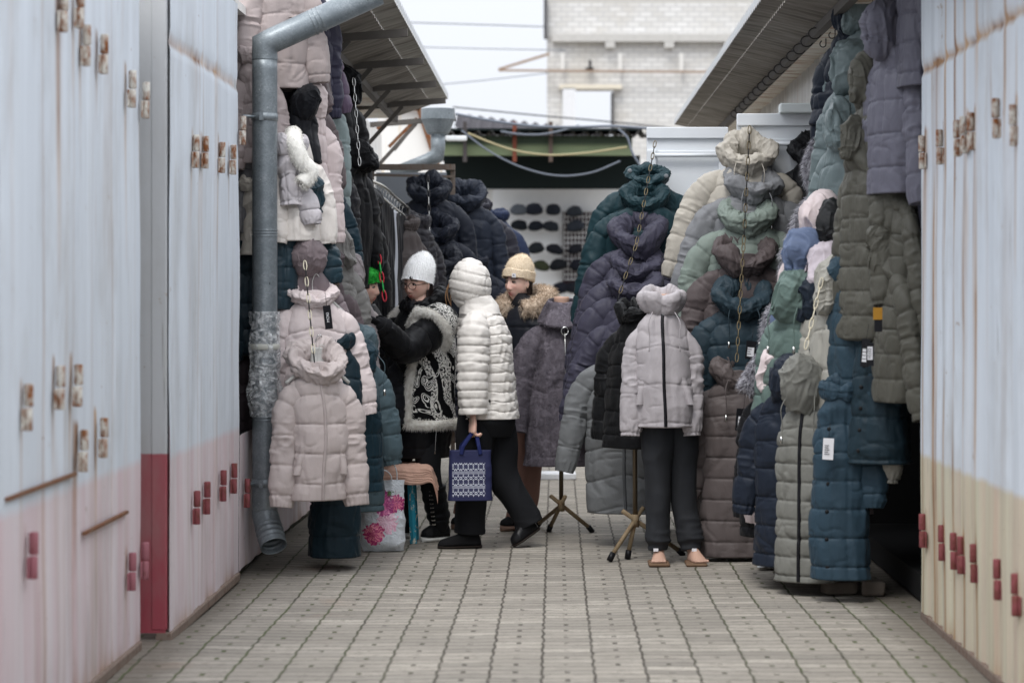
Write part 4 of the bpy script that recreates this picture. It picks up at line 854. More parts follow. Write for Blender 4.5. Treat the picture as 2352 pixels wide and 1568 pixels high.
# ------------------------------------------------------------------ coats along the left wall
C('dusty pink padded jacket highest on the left, behind the pipe elbow', 640, -80, 13.05, .45, L=.67, W=.15, hem=.16, dep=.12, col=DPINK, q=.27, puff=.014, hood='bag', hood_kw=B_(), seed=71, group=G4, splay=(.05,.05), slen=.50, sr=(.088,.085))
C('dusty pink long sleeve coat hanging behind the downpipe clamp', 584, 135, 12.9, .4, L=.56, W=0.1, hem=.09, dep=.09, col=(178,162,160), q=.24, puff=.016, hood='stand', hood_kw={}, seed=72, group=G4, splay=(.01,.0), slen=.46, sr=(.075,.072))
C('slate grey jacket behind the downpipe, above the cream shearling', 576, 380, 12.93, .4, L=.36, W=0.095, hem=.09, dep=.07, col=(136,136,140), q=0, hood='stand', hood_kw={}, seed=73, group=G4, splay=.01, slen=.24)
C('cream shearling jacket with a tan strap behind the downpipe', 590, 430, 12.9, .3, L=.36, W=0.085, hem=.09, dep=.09, col=(206,198,184), q=0, hood='stand', hood_kw={}, seed=74, group=G4, splay=.0, slen=.2, sleeves=(0,0))
C('dark petrol padded coat behind the downpipe, left of it', 580, 575, 12.95, .3, L=.56, W=0.1, hem=.09, dep=.08, col=(52,74,86), q=.14, hood='stand', hood_kw={}, seed=75, group=G4, splay=.0, slen=.45, rough=.32)
C('dark plum coat lowest behind the wrapped downpipe', 584, 770, 13.0, .3, L=.58, W=0.085, hem=.08, dep=.08, col=(86,72,78), q=.2, hood='stand', hood_kw={}, seed=76, group=G4, splay=.0, slen=.4)
C('navy violet coat beside the topmost dusty pink jacket', 700, -40, 13.5, .7, L=.62, W=.13, hem=.15, col=(78,76,104), q=.16, hood='bag', hood_kw=B_(), seed=77, group=G4, splay=.02)
C('plum purple padded coat with a hanging sleeve high on the left', 716, 40, 13.6, .75, L=.5, W=.10, hem=.12, col=(120,98,126), q=.13, hood='bag', hood_kw=B_(), hs=.8, seed=78, group=G4, splay=(.0,.07), slen=.40, sr=(.07,.062))
C('mauve brown coat with its hood bulging beside the purple sleeve', 706, 215, 13.35, .7, L=.5, W=.11, hem=.13, col=(124,108,110), q=.16, hood='bag', hood_kw=B_(), hs=1.05, seed=79, group=G4, splay=.03, slen=.4)
C('sage grey long coat on the left wall, beside the mauve hood', 722, 185, 13.7, .7, L=.75, W=.12, hem=.14, col=(140,158,158), q=.15, hood='bag', hood_kw=B_(), hs=.8, seed=80, group=G4, splay=.02)
C('black fabric jacket tucked under the pink hem on the left', 690, 245, 13.05, .5, L=.3, W=.10, hem=.11, col=(36,38,46), q=0, hood='bag', hood_kw=B_(), hs=.75, seed=81, group=G4, sleeves=(0,0))
tw = C('cream coat with a thick white fur collar right of the downpipe', 682, 330, 12.95, .6, L=.52, W=.11, hem=.13, col=(222,214,206), q=0, hood='none', seed=82, group=G4, splay=.02, slen=.4)
Mesh().tube(spline([(-.05,-.05,.05),(-.09,-.14,-.0),(-.06,-.16,-.10),(-.01,-.165,-.16),(-.05,-.15,-.22)], 40), .045, 14).add(*fur_mesh([(-.05,-.05,.05),(-.09,-.14,-.0),(-.06,-.16,-.10),(-.01,-.165,-.16),(-.05,-.15,-.22)], .045, 12000, .016, 5, .0014)).build('fur_collar', fur_mat('white_fur', (224,222,216), (240,238,232)), tw)
C('pale grey padded jacket with gathered cuff right of the downpipe', 664, 340, 12.85, .35, L=.3, W=.06, hem=.07, dep=.08, col=(186,180,184), q=.14, hood='stand', hood_kw={}, seed=83, group=G4, splay=(.0,.03), slen=.27, sr=(.058,.05), sleeves=(0,1))
C('pale pink padded coat behind the white fur collar', 704, 240, 13.2, .6, L=.62, W=.11, hem=.12, col=(210,192,190), q=.16, hood='bag', hood_kw=B_(), hs=.8, seed=84, group=G4, splay=.02)
C('petrol padded coat with a glossy hood above the mauve hood', 688, 465, 13.0, .5, L=.3, W=.12, hem=.13, col=(52,84,98), q=.1, hood='bag', hood_kw=B_(), hs=1.0, seed=85, group=G4, rough=.3, splay=.03, slen=.3)
C('petrol padded coat whose hem shows just right of the downpipe', 642, 460, 12.92, .1, L=.58, W=.10, hem=.10, dep=.09, col=(54,82,96), q=.12, hood='stand', hood_kw={}, seed=86, group=G4, rough=.3, splay=.01, slen=.4, sleeves=(0,0))
C('dark teal coat hanging deeper, left of the black jackets', 738, 400, 13.6, .7, L=.5, W=.11, hem=.12, col=(34,72,88), q=.13, hood='bag', hood_kw=B_(), hs=.8, seed=87, group=G4, splay=.05, slen=.4)
C('charcoal coat next to the dark teal one on the left', 748, 335, 14.0, .8, L=.65, W=.12, hem=.14, col=(52,52,58), q=.18, hood='bag', hood_kw=B_(), hs=.8, seed=88, group=G4, splay=.04)
C('teal blue coat showing its edge before the white wall', 738, 262, 14.1, .8, L=.5, W=.10, hem=.12, col=(40,84,104), q=.15, hood='bag', hood_kw=B_(), hs=.75, seed=89, group=G4, splay=.03)
C('mauve coat with a big hood above the pale pink jacket', 706, 610, 12.98, .45, L=.5, W=.15, hem=.17, col=(140,124,128), q=.16, hood='bag', hood_kw=B_(), hs=.92, seed=90, group=G4, splay=.04, slen=.4)
C('grey olive coat with crumpled hood over the taupe coat', 765, 575, 13.5, .7, L=.5, W=.13, hem=.15, col=(140,138,134), q=.18, hood='bag', hood_kw=B_(), hs=.85, seed=91, group=G4, splay=.04)
C('pale pink padded jacket with a black price card reading MOKI', 716, 672, 12.92, .40, L=.80, W=.19, hem=.2, dep=.13, col=PINK, q=.185, puff=.018, chev=-.12, hs=.92, hood_kw=ck(fat=.042, tall=1.2, back=.04), seed=92, group=G4, splay=(.06,.10), slen=.52, sr=(.08,.066), tag_=dict(x=.03, y=-.19, z=-.13, w=.042, h=.125, c='black', label=False, word='MOKI', ry=-.12), hanger='white')
C('dusty pink padded jacket in front of the others, low beside the downpipe', 728, 835, 12.58, .36, L=.70, W=.155, hem=.155, dep=.13, col=(186,172,168), q=.155, puff=.017, chev=.06, hs=1.0, hood_kw=ck(fat=.05, tall=1.2, back=.06, front=-.06), seed=93, zipm=nylon(178,164,160), pockets=True, group=G4, splay=(.045,.04), slen=.60, sr=(.078,.068), hanger='white')
C('dark teal long coat whose hem almost touches the paving under the pink jacket', 773, 790, 12.95, .25, L=1.13, W=.125, hem=.14, dep=.12, col=(36,66,80), q=.17, puff=.014, hood='stand', hood_kw={}, seed=94, group=G4, sleeves=(0,0))
C('dark teal coat with a thin edge right of the dusty pink jacket', 818, 830, 13.15, .7, L=.70, W=.13, hem=.14, col=(36,74,90), q=.13, hood='bag', hood_kw=B_(), hs=.8, seed=95, group=G4, splay=.02, sleeves=(0,0))
C('grey teal padded coat with its sleeve swung out over the stool', 822, 800, 13.5, .55, L=.9, W=.12, hem=.14, col=(92,118,128), q=.145, hood='bag', hood_kw=B_(), hs=.9, seed=96, group=G4, splay=(.0,.06), slen=.52, sr=(.075,.072), cords=True, tag_=dict(x=.0, y=-.2, z=-.55, w=.06, h=.1, c='white', lines=4))
C('black long padded coat on the left, under the reaching glove', 848, 765, 14.1, .6, L=.73, W=.12, hem=.14, col=(44,46,56), q=.13, hood='cowl', hs=.8, seed=97, group=G4, splay=.02, slen=.4)
C('taupe padded coat with crumpled hood that the gloved woman is touching', 782, 662, 14.25, .45, L=.6, W=.14, hem=.15, col=(168,156,152), q=.2, hood='bag', hood_kw=B_(), hs=.9, seed=98, group=G4, splay=(.02,.17), slen=.58, sr=(.078,.07))
C('taupe grey coat with small hood, just left of the green hat', 785, 640, 13.7, .6, L=.55, W=.13, hem=.15, col=(158,148,150), q=.2, hood='bag', hood_kw=B_(), hs=.95, seed=99, group=G4, splay=.03)
C('mauve brown coat in the shade left of the taupe grey one', 748, 625, 13.4, .6, L=.6, W=.13, hem=.15, col=(118,102,106), q=.2, hood='bag', hood_kw=B_(), hs=.85, seed=100, group=G4, splay=.03)
# black jackets hanging from the left canopy, rack and the far navy jackets
for k, (lb, x, y, Yd, L, rz) in enumerate((('black hooded jacket hanging by a chain under the left canopy', 786, 205, 15.2, 1.05, 1.05), ('second black jacket on the chain, its sleeve crossing lower', 806, 365, 15.0, .8, 1.0), ('black padded coat behind the green hat, lowest on the chain', 826, 480, 15.4, .75, .9))):
    C(lb, x, y, Yd, rz, L=L, W=.14, hem=.16, dep=.085, col=(34,35,40), q=0, hood='bag', hood_kw=B_(), hs=.9, seed=110+k, group='black jackets under the left canopy', splay=.04, slen=.55)
for k, (lb, x, y, Yd, L, W, cc, q) in enumerate((('dark navy jacket with stand collar highest on the far rack', 985, 440, 18.2, 1.1, .24, (42,50,68), 0), ('dark navy jacket in the middle of the far chain', 1000, 528, 18.0, 1.0, .23, (38,46,66), 0), ('dark navy jacket with rosy lining behind the white hats', 1008, 605, 17.8, .95, .22, (40,46,62), 0),
    ('midnight blue padded coat right of the far navy jackets', 1068, 455, 18.7, 1.15, .21, (50,60,80), .16), ('charcoal violet padded coat beside the white post', 1100, 478, 19.2, 1.2, .2, (64,64,78), .13), ('bright navy jacket at the end of the far row, next to the cap stall', 1142, 500, 20.2, 1.1, .16, (46,64,104), 0), ('royal blue jacket hanging between the white hat and the cream hood', 1035, 700, 19.0, .9, .2, (44,60,118), 0), ('dark navy padded coat behind the fur collar, lower far row', 1090, 610, 18.5, 1.0, .2, (46,52,70), .14))):
    C(lb, x, y, Yd, .15*math.sin(k*2), L=L, W=W, hem=W*1.15, dep=.12, col=cc, q=q, hood='cowl' if k in (0,1,2,3) else 'stand', hood_kw={}, hs=1.0, seed=120+k, group='navy jackets on the far rack', splay=.10, slen=.6, res=.7, lining=plain('rosy_lining', (196,160,152), .7) if k == 2 else None)
def plaid():
    t = Nt('plaid_flannel'); o = t.obj(); w1 = t.n('ShaderNodeTexWave', {'Vector': o, 'Scale': 4.2}, bands_direction='X').outputs['Fac']; w2 = t.n('ShaderNodeTexWave', {'Vector': o, 'Scale': 4.2}, bands_direction='Z').outputs['Fac']
    c = t.mix(t.step(w1, .6, .7), srgb(34,38,56), srgb(88,72,92)); c = t.mix(t.math('MULTIPLY', t.step(w2, .6, .7), .7), c, srgb(96,92,112)); c = t.mix(t.math('MULTIPLY', t.step(w1, .93, .97), t.step(w2, .5, .6)), c, srgb(196,194,200))
    return t.fin(c, .9)
_cache[('ny', 1, 2, 3, .5, 1.0)] = plaid()
for k, (x, y, Yd) in enumerate(((1018, 790, 18.6), (1034, 820, 18.9))):
    C(('navy plaid flannel shirt hanging between the two white clad women, nearer one', 'navy plaid flannel shirt behind the other plaid one, slightly right')[k], x, y, Yd, .3, L=.66, W=.15, hem=.17, col=(1,2,3), q=0, hood='stand', hood_kw={}, seed=130+k, cat='shirt', group='plaid shirts', splay=.03, slen=.55, res=.7)
# rack of trousers and jackets under the left brackets
rk = thing('clothes_rack', 'chrome curved rail rack holding dark trousers below the left brackets', 'rack', tuple(at(895, 445, 16.8))); O = Vector(rk.location)
Mesh().tube(spline([tuple(at(x, y, Yd)-O) for x, y, Yd in ((852,415,15.6),(880,428,16.1),(905,450,16.7),(938,478,17.3))], 40), .011, 10).build('rail', plain('chrome', (210,208,200), .2, 1.0), rk)
Mesh().tube([tuple(at(938,478,17.3)-O), tuple(Vector((at(938,478,17.3).x, 17.3, 0.02))-O)], .014, 10).build('upright', M_dark, rk)
for k in range(11):
    f = k/10; x, y, Yd = 862+62*f, 452+50*f, 15.8+1.3*f
    cc = [(44,44,50),(38,38,42),(60,58,60),(48,48,54)][k % 4] if k != 5 else (176,180,190)
    t = thing('trousers', ['black trousers on a hanger', 'charcoal trousers on a hanger', 'dark brown trousers on a hanger', 'slate trousers on a hanger'][k % 4]+', %s on the chrome rail' % ['nearest', 'second', 'third', 'fourth', 'fifth', 'middle', 'sixth from the near end', 'fourth from the far end', 'third from the far end', 'second from the far end', 'farthest'][k] if k != 5 else 'pale grey trousers standing out on the chrome rail', 'trousers', tuple(at(x, y, Yd)), 1.25, 'trousers on the chrome rack')
    mm = nylon(*cc, rough=.75)
    zz = np.linspace(-.02, -.86, 60); U = np.linspace(0, 2*math.pi, 33)[:-1]
    for s in (-1, 1):
        P = np.array([[(s*.06+(.062-.012*abs(z))*math.cos(a)+.008*math.sin(z*9+k+s), (.026+.01*abs(z))*math.sin(a)+.006*math.sin(a*3+z*14+k), z) for a in U] for z in zz])
        Mesh().grid(P, True, True, True).build('leg', mm, t)
    m = Mesh(); m.tube(spline([(-.10,0,.0),(0,0,.035),(.10,0,.0)], 12), .006, 6); m.tube(spline([(0,0,.035),(0,0,.07),(.015,0,.09),(.03,0,.075)], 12), .0025, 6); m.build('hanger', M_metal, t)
C('brown grey jacket at the far end of the chrome rail', 930, 520, 17.0, .9, L=.75, W=.16, hem=.18, col=(104,94,92), q=0, hood='stand', hood_kw={}, seed=141, group='jackets on the chrome rack', splay=.03, res=.8)
C('dark chevron quilted jacket behind the brown grey one on the rail', 958, 515, 17.3, .8, L=.78, W=.15, hem=.17, col=(70,68,76), q=.045, puff=.008, chev=.4, hood='stand', hood_kw={}, seed=142, group='jackets on the chrome rack', splay=.03, res=1.0)
M_rackf = rusty_mat('brown_grey_steel', (112,102,94), .35, (96,68,50))
fr = thing('rack_frame', 'brown steel frame with a cross beam above the navy jackets', 'frame', tuple(at(945, 392, 18.6))); O = Vector(fr.location)
Mesh().bar(tuple(at(848,384,18.6)-O), tuple(at(1045,384,18.6)-O), .045).build('cross_beam', M_rackf, fr); Mesh().bar(tuple(at(858,402,18.6)-O), tuple(at(1040,406,18.6)-O), .02).build('hanging_rail', M_rackf, fr)
for x in (854, 1040): Mesh().bar(tuple(at(x,379,18.62)-O), tuple(Vector((at(x,0,18.62).x, 18.62, 0))-O), .035).build('upright', M_rackf, fr)
Mesh().box(tuple(at(945,470,18.9)-O), (.55,.02,.5)).build('back_sheet', plain('grey_back_sheet', (150,156,164), .6), fr)
# ------------------------------------------------------------------ chains
chain('black and brass chain down the left white door between teal and violet collars', at(1505,325,14.6), at(1462,560,14.15), M_brass, M_blk)
chain('chain of brass and black links in front of the violet hoods', at(1462,560,14.15), at(1418,690,13.95), M_brass, M_blk)
chain('brass and black chain down the right white door, from the rail to the sage collar', at(1722,290,13.5), at(1708,560,13.28), M_brass, M_blk)
chain('brass chain hanging over the brown hood and the slate teal jacket', at(1708,560,13.28), at(1692,830,12.98), M_brass, M_brass)
chain('black and cream chain in front of the pale pink jacket on the left', at(700,600,12.68), at(722,830,12.35), plain('cream_plastic_link', (206,198,176), .4), M_blk, .05)
chain('steel chain carrying the black jackets under the left canopy', at(812,180,14.85), at(826,380,14.7), M_metal, M_metal, .05)
chain('red and green plastic chain beside the dark trousers', at(858,500,15.2), at(884,690,15.0), plain('red_plastic_link', (196,44,60), .4), plain('green_plastic_link', (40,168,80), .4), .06, .0045, .012)
chain('dark steel chain in front of the far navy jackets', at(983,405,17.8), at(990,620,17.4), M_dark, M_metal, .06)
chain('chain links among the grey olive and taupe hoods on the left', at(768,600,13.2), at(795,830,13.0), M_brass, M_blk)
chain('pale steel chain at the top right between sage and violet hoods', at(2008,0,11.6), at(2000,110,11.5), M_metal, M_metal, .05)
chain('cream plastic chain hanging among the sage and pink hoods on the right', at(1888,640,11.5), at(1850,800,11.4), plain('cream_plastic_link', (206,198,176), .4), plain('cream_plastic_link', (206,198,176), .4), .05)
# ------------------------------------------------------------------ people
def outward(P, h):
    n = normals(P); c = P.mean(1, keepdims=True); s = np.sign((n*(P-c)).sum()); return P+n*h[...,None]*s
def ringloft(R, n=80, nu=72, ex=2.3):
    """R: rows (cx, cy, z, rx, ry, yaw) from top to bottom"""
    R = np.asarray(R, float); C = spline(R[:, :3], n); d = np.r_[0, np.cumsum(np.linalg.norm(np.diff(R[:,:3],axis=0),axis=1))]; t = np.linspace(0, d[-1], n)
    rx, ry, yw = [lin_smooth(t, d, R[:,k], 3) for k in (3,4,5)]
    u = np.arange(nu)*2*math.pi/nu; c, s = np.cos(u), np.sin(u); e = 2/ex
    a = rx[:,None]*np.sign(s)*np.abs(s)**e; b = -ry[:,None]*np.sign(c)*np.abs(c)**e
    P = np.stack([C[:,0:1]+a*np.cos(yw)[:,None]-b*np.sin(yw)[:,None], C[:,1:2]+a*np.sin(yw)[:,None]+b*np.cos(yw)[:,None], C[:,2:3]+0*a], -1)
    return P, t, u
def head_grid(sc=1.0, nu=110, nv=90):
    U, V = np.meshgrid(np.arange(nu)*2*math.pi/nu, np.linspace(.02, math.pi-.02, nv))
    X0, Y0, Z0 = np.sin(V)*np.sin(U), -np.sin(V)*np.cos(U), np.cos(V)
    x, y, z = .073*X0, np.where(Y0 < 0, .086, .10)*Y0, .116*Z0
    t = sm(.01, .116, -z); x = x*(1-.30*t*t-.05*t); y = np.where(y > 0, y*(1-.62*t), y*(1-.06*t))
    x = x*(1+.05*np.exp(-((z-.05)/.05)**2))
    w = sm(.15, .6, -Y0); ax = np.abs(x); g = lambda v, m, s: np.exp(-((v-m)/s)**2)
    ny = np.interp(z, [-.042,-.034,-.024,.0,.03,.045], [0,.014,.023,.013,.003,0])
    nw = np.interp(z, [-.04,-.026,.0,.03], [.016,.0135,.0095,.010])
    d = ny*np.exp(-(x/nw)**2)+.007*g(ax,.0135,.006)*g(z,-.029,.007)
    d += .0045*g(z,.036,.009)*g(ax,.028,.022)-.0105*g(ax,.031,.015)*g(z,.016,.0115)+.0055*g(ax,.044,.018)*g(z,-.014,.018)
    d += .0050*g(x,0,.021)*g(z,-.0555,.0048)+.0058*g(x,0,.018)*g(z,-.0685,.0055)-.0035*g(x,0,.026)*g(z,-.0620,.0028)+.004*g(x,0,.03)*g(z,-.06,.018)-.003*g(z,-.082,.006)*g(x,0,.02)
    d += .007*g(x,0,.019)*g(z,-.099,.013)
    y = y-d*w
    return np.stack([x, y, z], -1)*sc
def skin_mat():
    t = Nt('skin'); a = t.n('ShaderNodeAttribute', attribute_name='skin_colour').outputs['Color']
    t.b.inputs['Subsurface Weight'].default_value = .12; t.b.inputs['Subsurface Scale'].default_value = .01
    t.b.inputs['Subsurface Radius'].default_value = (1, .35, .2)
    return t.fin(a, .5, spec=.35)
M_skin = skin_mat()
def limb(m, pts, r, n=26, nu=18): 
    C = spline(pts, n); d = np.linspace(0, 1, len(r)); m.grid(tube_pts(C, np.interp(np.linspace(0,1,n), d, r), nu), True, True, True)
def hand(m, wrist, d, nrm, curl=.5, spread=.05, thumb=1, sc=1.0, fat=1.0, curls=None):
    w = np.array(wrist, float); d = np.array(d, float); d /= np.linalg.norm(d); nrm = np.array(nrm, float); nrm -= d*nrm.dot(d); nrm /= np.linalg.norm(nrm); s = np.cross(d, nrm)*thumb
    k = sc
    C = np.array([w-d*.02*k, w+d*.01*k, w+d*.045*k, w+d*.085*k, w+d*.095*k]); P = tube_pts(C, np.array([.026,.030,.040,.040,.034])*k*fat, 20, .42, ref=s); m.grid(P, True, True, True)
    for j, (off, ln) in enumerate(((.030,.068),(.010,.078),(-.010,.072),(-.029,.056))):
        c = curl if curls is None else curls[j]; p = w+d*.085*k+s*off*k; dd = d+s*spread*(1.2-j)*.6; dd /= np.linalg.norm(dd); pts = [p-dd*.02*k, p]; a = 0
        for q, f in enumerate((.42,.32,.26)):
            a += c*(.7 if q == 0 else 1.0); v = dd*math.cos(a)+nrm*math.sin(a); p = p+v*ln*f*k; pts.append(p)
        r = np.array([.0095,.0095,.0088,.008,.0058])*k*fat; m.grid(tube_pts(spline(pts, 16), np.interp(np.linspace(0,1,16), np.linspace(0,1,5), r), 10), True, True, True)
    p = w+d*.02*k+s*.026*k; v = d*.55+s*.75+nrm*.35; v /= np.linalg.norm(v); p2 = p+v*.038*k; v2 = d*.85+s*.25+nrm*.45; v2 /= np.linalg.norm(v2); p3 = p2+v2*.032*k; p4 = p3+(v2+nrm*.3)*.022*k
    m.grid(tube_pts(spline([p, p2, p3, p4], 14), np.interp(np.linspace(0,1,14), [0,.4,.8,1], np.array([.014,.0115,.010,.007])*k*fat), 10), True, True, True)
def fuse(m, name, parent, vox, mt, colour=None):
    o = m.build(name, mt, parent); md = o.modifiers.new('fuse', 'REMESH'); md.mode = 'VOXEL'; md.voxel_size = vox; md.use_smooth_shade = True
    s2 = o.modifiers.new('soften', 'SMOOTH'); s2.factor = .5; s2.iterations = 2
    dg = bpy.context.evaluated_depsgraph_get(); me = bpy.data.meshes.new_from_object(o.evaluated_get(dg)); me.name = name
    o.modifiers.clear(); old = o.data; o.data = me; bpy.data.meshes.remove(old)
    if not me.materials: me.materials.append(mt)
    if colour is not None:
        co = np.empty(len(me.vertices)*3, np.float32); me.vertices.foreach_get('co', co); col = colour(co.reshape(-1,3).astype(float))
        a = me.attributes.new('skin_colour', 'FLOAT_COLOR', 'POINT'); a.data.foreach_set('color', np.c_[col, np.ones(len(col))].astype(np.float32).ravel())
    return o
class Person:
    def __init__(s, label, px, py, Yd, head, rz, pitch=0., roll=0., skin=(206,160,138), lips=(176,96,92), brow=(60,42,36), hsc=.94, group='shoppers among the stalls'):
        s.O = Vector(((px-VX)*Yd/F, Yd, 0)); s.t = thing('person', label, 'person', tuple(s.O), 0, group); s.Y = Yd
        s.rz = rz; s.hc = np.array(s.p(*head)); s.R = np.array((Matrix.Rotation(rz, 3, 'Z') @ Matrix.Rotation(pitch, 3, 'X') @ Matrix.Rotation(roll, 3, 'Y')))
        s.m = Mesh(); s.skin, s.lips, s.browc, s.hsc = skin, lips, brow, hsc
        s.m.grid((head_grid(hsc).reshape(-1,3) @ s.R.T+s.hc).reshape(90,110,3), True, True, True)
        for q in (-1, 1):
            U, V = np.meshgrid(np.linspace(0, 2*math.pi, 18)[:-1], np.linspace(.1, 3.04, 10)); E = np.stack([.010*np.sin(V)*np.cos(U)+q*.074, .018*np.sin(V)*np.sin(U)+.012, .032*np.cos(V)], -1)*hsc
            s.m.grid((E.reshape(-1,3) @ s.R.T+s.hc).reshape(E.shape), True, True, True)
    def p(s, x, y, dy=0.): v = at(x, y, s.Y+dy)-s.O; return (v.x, v.y, v.z)
    def hp(s, x, y, z): return tuple(s.hc+s.R @ (np.array([x,y,z])*s.hsc))
    def hgrid(s, P): return (P.reshape(-1,3)*s.hsc @ s.R.T+s.hc).reshape(P.shape)
    def body(s, neck, chest, pelvis, arms, legs):
        m = s.m; limb(m, [s.hp(0,.012,-.06), neck, chest], [.052,.05,.06]); yw = s.rz
        P, _, _ = ringloft([(neck[0],neck[1],neck[2],.06,.06,yw),((neck[0]*.6+chest[0]*.4),(neck[1]*.6+chest[1]*.4),neck[2]-.06,.15,.08,yw),(*chest,.16,.10,yw),((chest[0]+pelvis[0])/2,(chest[1]+pelvis[1])/2,(chest[2]+pelvis[2])/2,.13,.10,yw),(*pelvis,.16,.115,yw),(pelvis[0],pelvis[1],pelvis[2]-.1,.13,.11,yw)], 40, 40)
        m.grid(P, True, True, True)
        for a in arms: limb(m, a, [.055,.045,.042,.036,.027])
        for l in legs: limb(m, l, [.085,.075,.055,.055,.038])
    def finish(s, vox=.0042):
        Ri = s.R; sk, lp, bw = [np.array(srgb(*c)[:3]) for c in (s.skin, s.lips, s.browc)]
        def colour(co):
            q = (co-s.hc) @ Ri/s.hsc; x, y, z = q.T; ax = np.abs(x); c = np.tile(sk, (len(co), 1)); g = lambda v, m, d: np.exp(-((v-m)/d)**2)
            fr = (y < -.03)
            k = (.35*g(ax,.042,.02)*g(z,-.016,.02)+.3*g(x,0,.016)*g(z,-.026,.014))*fr; c = c*(1-k[:,None])+np.array(srgb(196,118,104)[:3])*k[:,None]
            k = np.clip(1.4*(g(x,0,.020)**1*(g(z,-.0560,.0048)+g(z,-.0680,.0054))), 0, 1)*fr; c = c*(1-k[:,None])+lp*k[:,None]
            k = np.clip(1.3*g(z,.036+.006*np.cos((ax-.03)*60),.0042)*(sm(.010,.016,ax)-sm(.046,.056,ax)), 0, 1)*fr; c = c*(1-k[:,None])+bw*k[:,None]
            return c
        o = fuse(s.m, 'body', s.t, vox, M_skin, colour); return o
    def eyes(s, iris=(70,54,44), shut=.0):
        for q in (-1, 1):
            m = Mesh(); U, V = np.meshgrid(np.linspace(0, 2*math.pi, 22)[:-1], np.linspace(.05, 3.09, 14)); r = .0125
            E = np.stack([r*np.sin(V)*np.cos(U)+q*.031, -r*np.cos(V)*1.0-.0668, r*np.sin(V)*np.sin(U)*.52+.0155], -1)
            m.grid(s.hgrid(E), True, True, True); e = m.build('eye', plain('eye_white', (186,178,172), .25), s.t)
            a = np.linspace(0, 2*math.pi, 18)[:-1]; D = np.array([[(q*.031+f*.0062*math.cos(t)-.002, -.0797+.0010*f*f, .0155+f*.0058*math.sin(t)) for t in a] for f in (1,.5,.05)])
            Mesh().grid(s.hgrid(D), True, False, True).build('iris', plain('iris', iris, .2), e)
            t = np.linspace(-1, 1, 14); ln = [s.hp(q*.031+.0155*k, -.0795+.006*k*k, .0150+.0066*(1-k*k)+.001-shut*.004) for k in t]
            Mesh().tube(ln, .0017, 6).build('eyelash', plain('dark_lash', (40,28,26), .7), e)
    def cloth(s, name, P, mt, closeu=True, cap0=True, cap1=True):
        return Mesh().grid(P, closeu, cap0, cap1).build(name, mt, s.t)
    def sleeve_(s, name, pts, r, q, puff, seed, mt, flat=1., cuff=True, soft=1.0, fine=1.0):
        C = spline(pts, 90); sl_ = np.r_[0, np.cumsum(np.linalg.norm(np.diff(C,axis=0),axis=1))]; L = sl_[-1]; rr = np.interp(sl_/L, np.linspace(0,1,len(r)), r)
        P = tube_pts(C, rr, 48, flat); U, Sg = np.meshgrid(np.arange(48)*2*math.pi/48, sl_)
        h = quilt(Sg, U*.08, q, puff, seed)+soft*crinkle(P+seed, seed, .004, .006, .002, (1,1,1))
        P = outward(P, h); en = P[-1:]; c = en.mean(1, keepdims=True); d = C[-2]-C[-1]; d /= np.linalg.norm(d)
        return s.cloth(name, np.concatenate([P, c+(en-c)*.85, c+(en-c)*.8+d*.04], 0), mt)
    def trouser(s, name, legs, r, mt, seed=0, top=None):
        for k, l in enumerate(legs):
            C = spline(l, 90); P = tube_pts(C, np.interp(np.linspace(0,1,90), np.linspace(0,1,len(r)), r), 44); Sg = np.linspace(0, 1, 90)[:,None]+0*P[...,0]
            h = .010*vn(P*5+seed, seed+k)+.008*(ridge(P*np.array([9,9,5])+seed+k, seed+3)**2-.4)+.006*sm(.75,1,Sg)*(ridge(P*np.array([6,6,24]), seed+9)**2-.4)
            P = outward(P, h); en = P[-1:]; c = en.mean(1, keepdims=True)
            s.cloth(name, np.concatenate([P, c+(en-c)*.85, c+(en-c)*.8+[0,0,.05]], 0), mt)
    def beanie(s, mt, cuff=False, tall=.155, slouch=.02, ribs=44, low=.012, fuzz=0, fm=None, wide=1.0, tilt=.026):
        nv, nu = 60, 220; V, U = np.meshgrid(np.linspace(0, 1, nv), np.arange(nu)*2*math.pi/nu, indexing='ij')
        z = low-.02*np.cos(U+math.pi)*0+V*(tall-low); e = np.sqrt(np.clip(1-(np.clip((z-.06)/(tall-.06), 0, 1))**2.3, 0.002, 1)); 
        rx, ry = .083*wide*e, .104*wide*e; rib = .0034*np.abs(np.sin(U*ribs/2))*(.3+.7*e)
        b = (.008*(1-sm(.34,.38,V))*sm(0,.03,V) if cuff else .002*(1-sm(0,.05,V)))
        x = (rx+b+rib)*np.sin(U); y = -(ry+b+rib)*np.cos(U)+.008+slouch*V*1.2
        zz = z+tilt*np.cos(U)*(1-V)+.006*vn(np.stack([x*20,y*20,z*20],-1),3); bl_ = 1+.06*sm(.2,.9,V)*vn(np.stack([x*14,y*14,z*14],-1),9); x = x*bl_; y = y*bl_
        P = s.hgrid(np.stack([x,y,zz],-1)); m = Mesh().grid(P, True, False, True)
        if fuzz:
            rng = np.random.default_rng(4); i = rng.integers(0, P.shape[0]*P.shape[1], fuzz); n = normals(P).reshape(-1,3); c = P.reshape(-1,3); sg = np.sign((n*(c-s.hc)).sum()); n = n*sg
            b0 = c[i]; dr = n[i]+rng.normal(0,.6,(fuzz,3)); dr /= np.linalg.norm(dr,axis=1,keepdims=True); sd = np.cross(dr, rng.normal(0,1,(fuzz,3))); sd *= .0007/(np.linalg.norm(sd,axis=1,keepdims=True)+1e-9)
            Vv = np.stack([b0-sd, b0+sd, b0+dr*.011], 1).reshape(-1,3); m.add(Vv, [(k,k+1,k+2) for k in range(0, 3*fuzz, 3)])
        return m.build('knit_hat', mt, s.t)
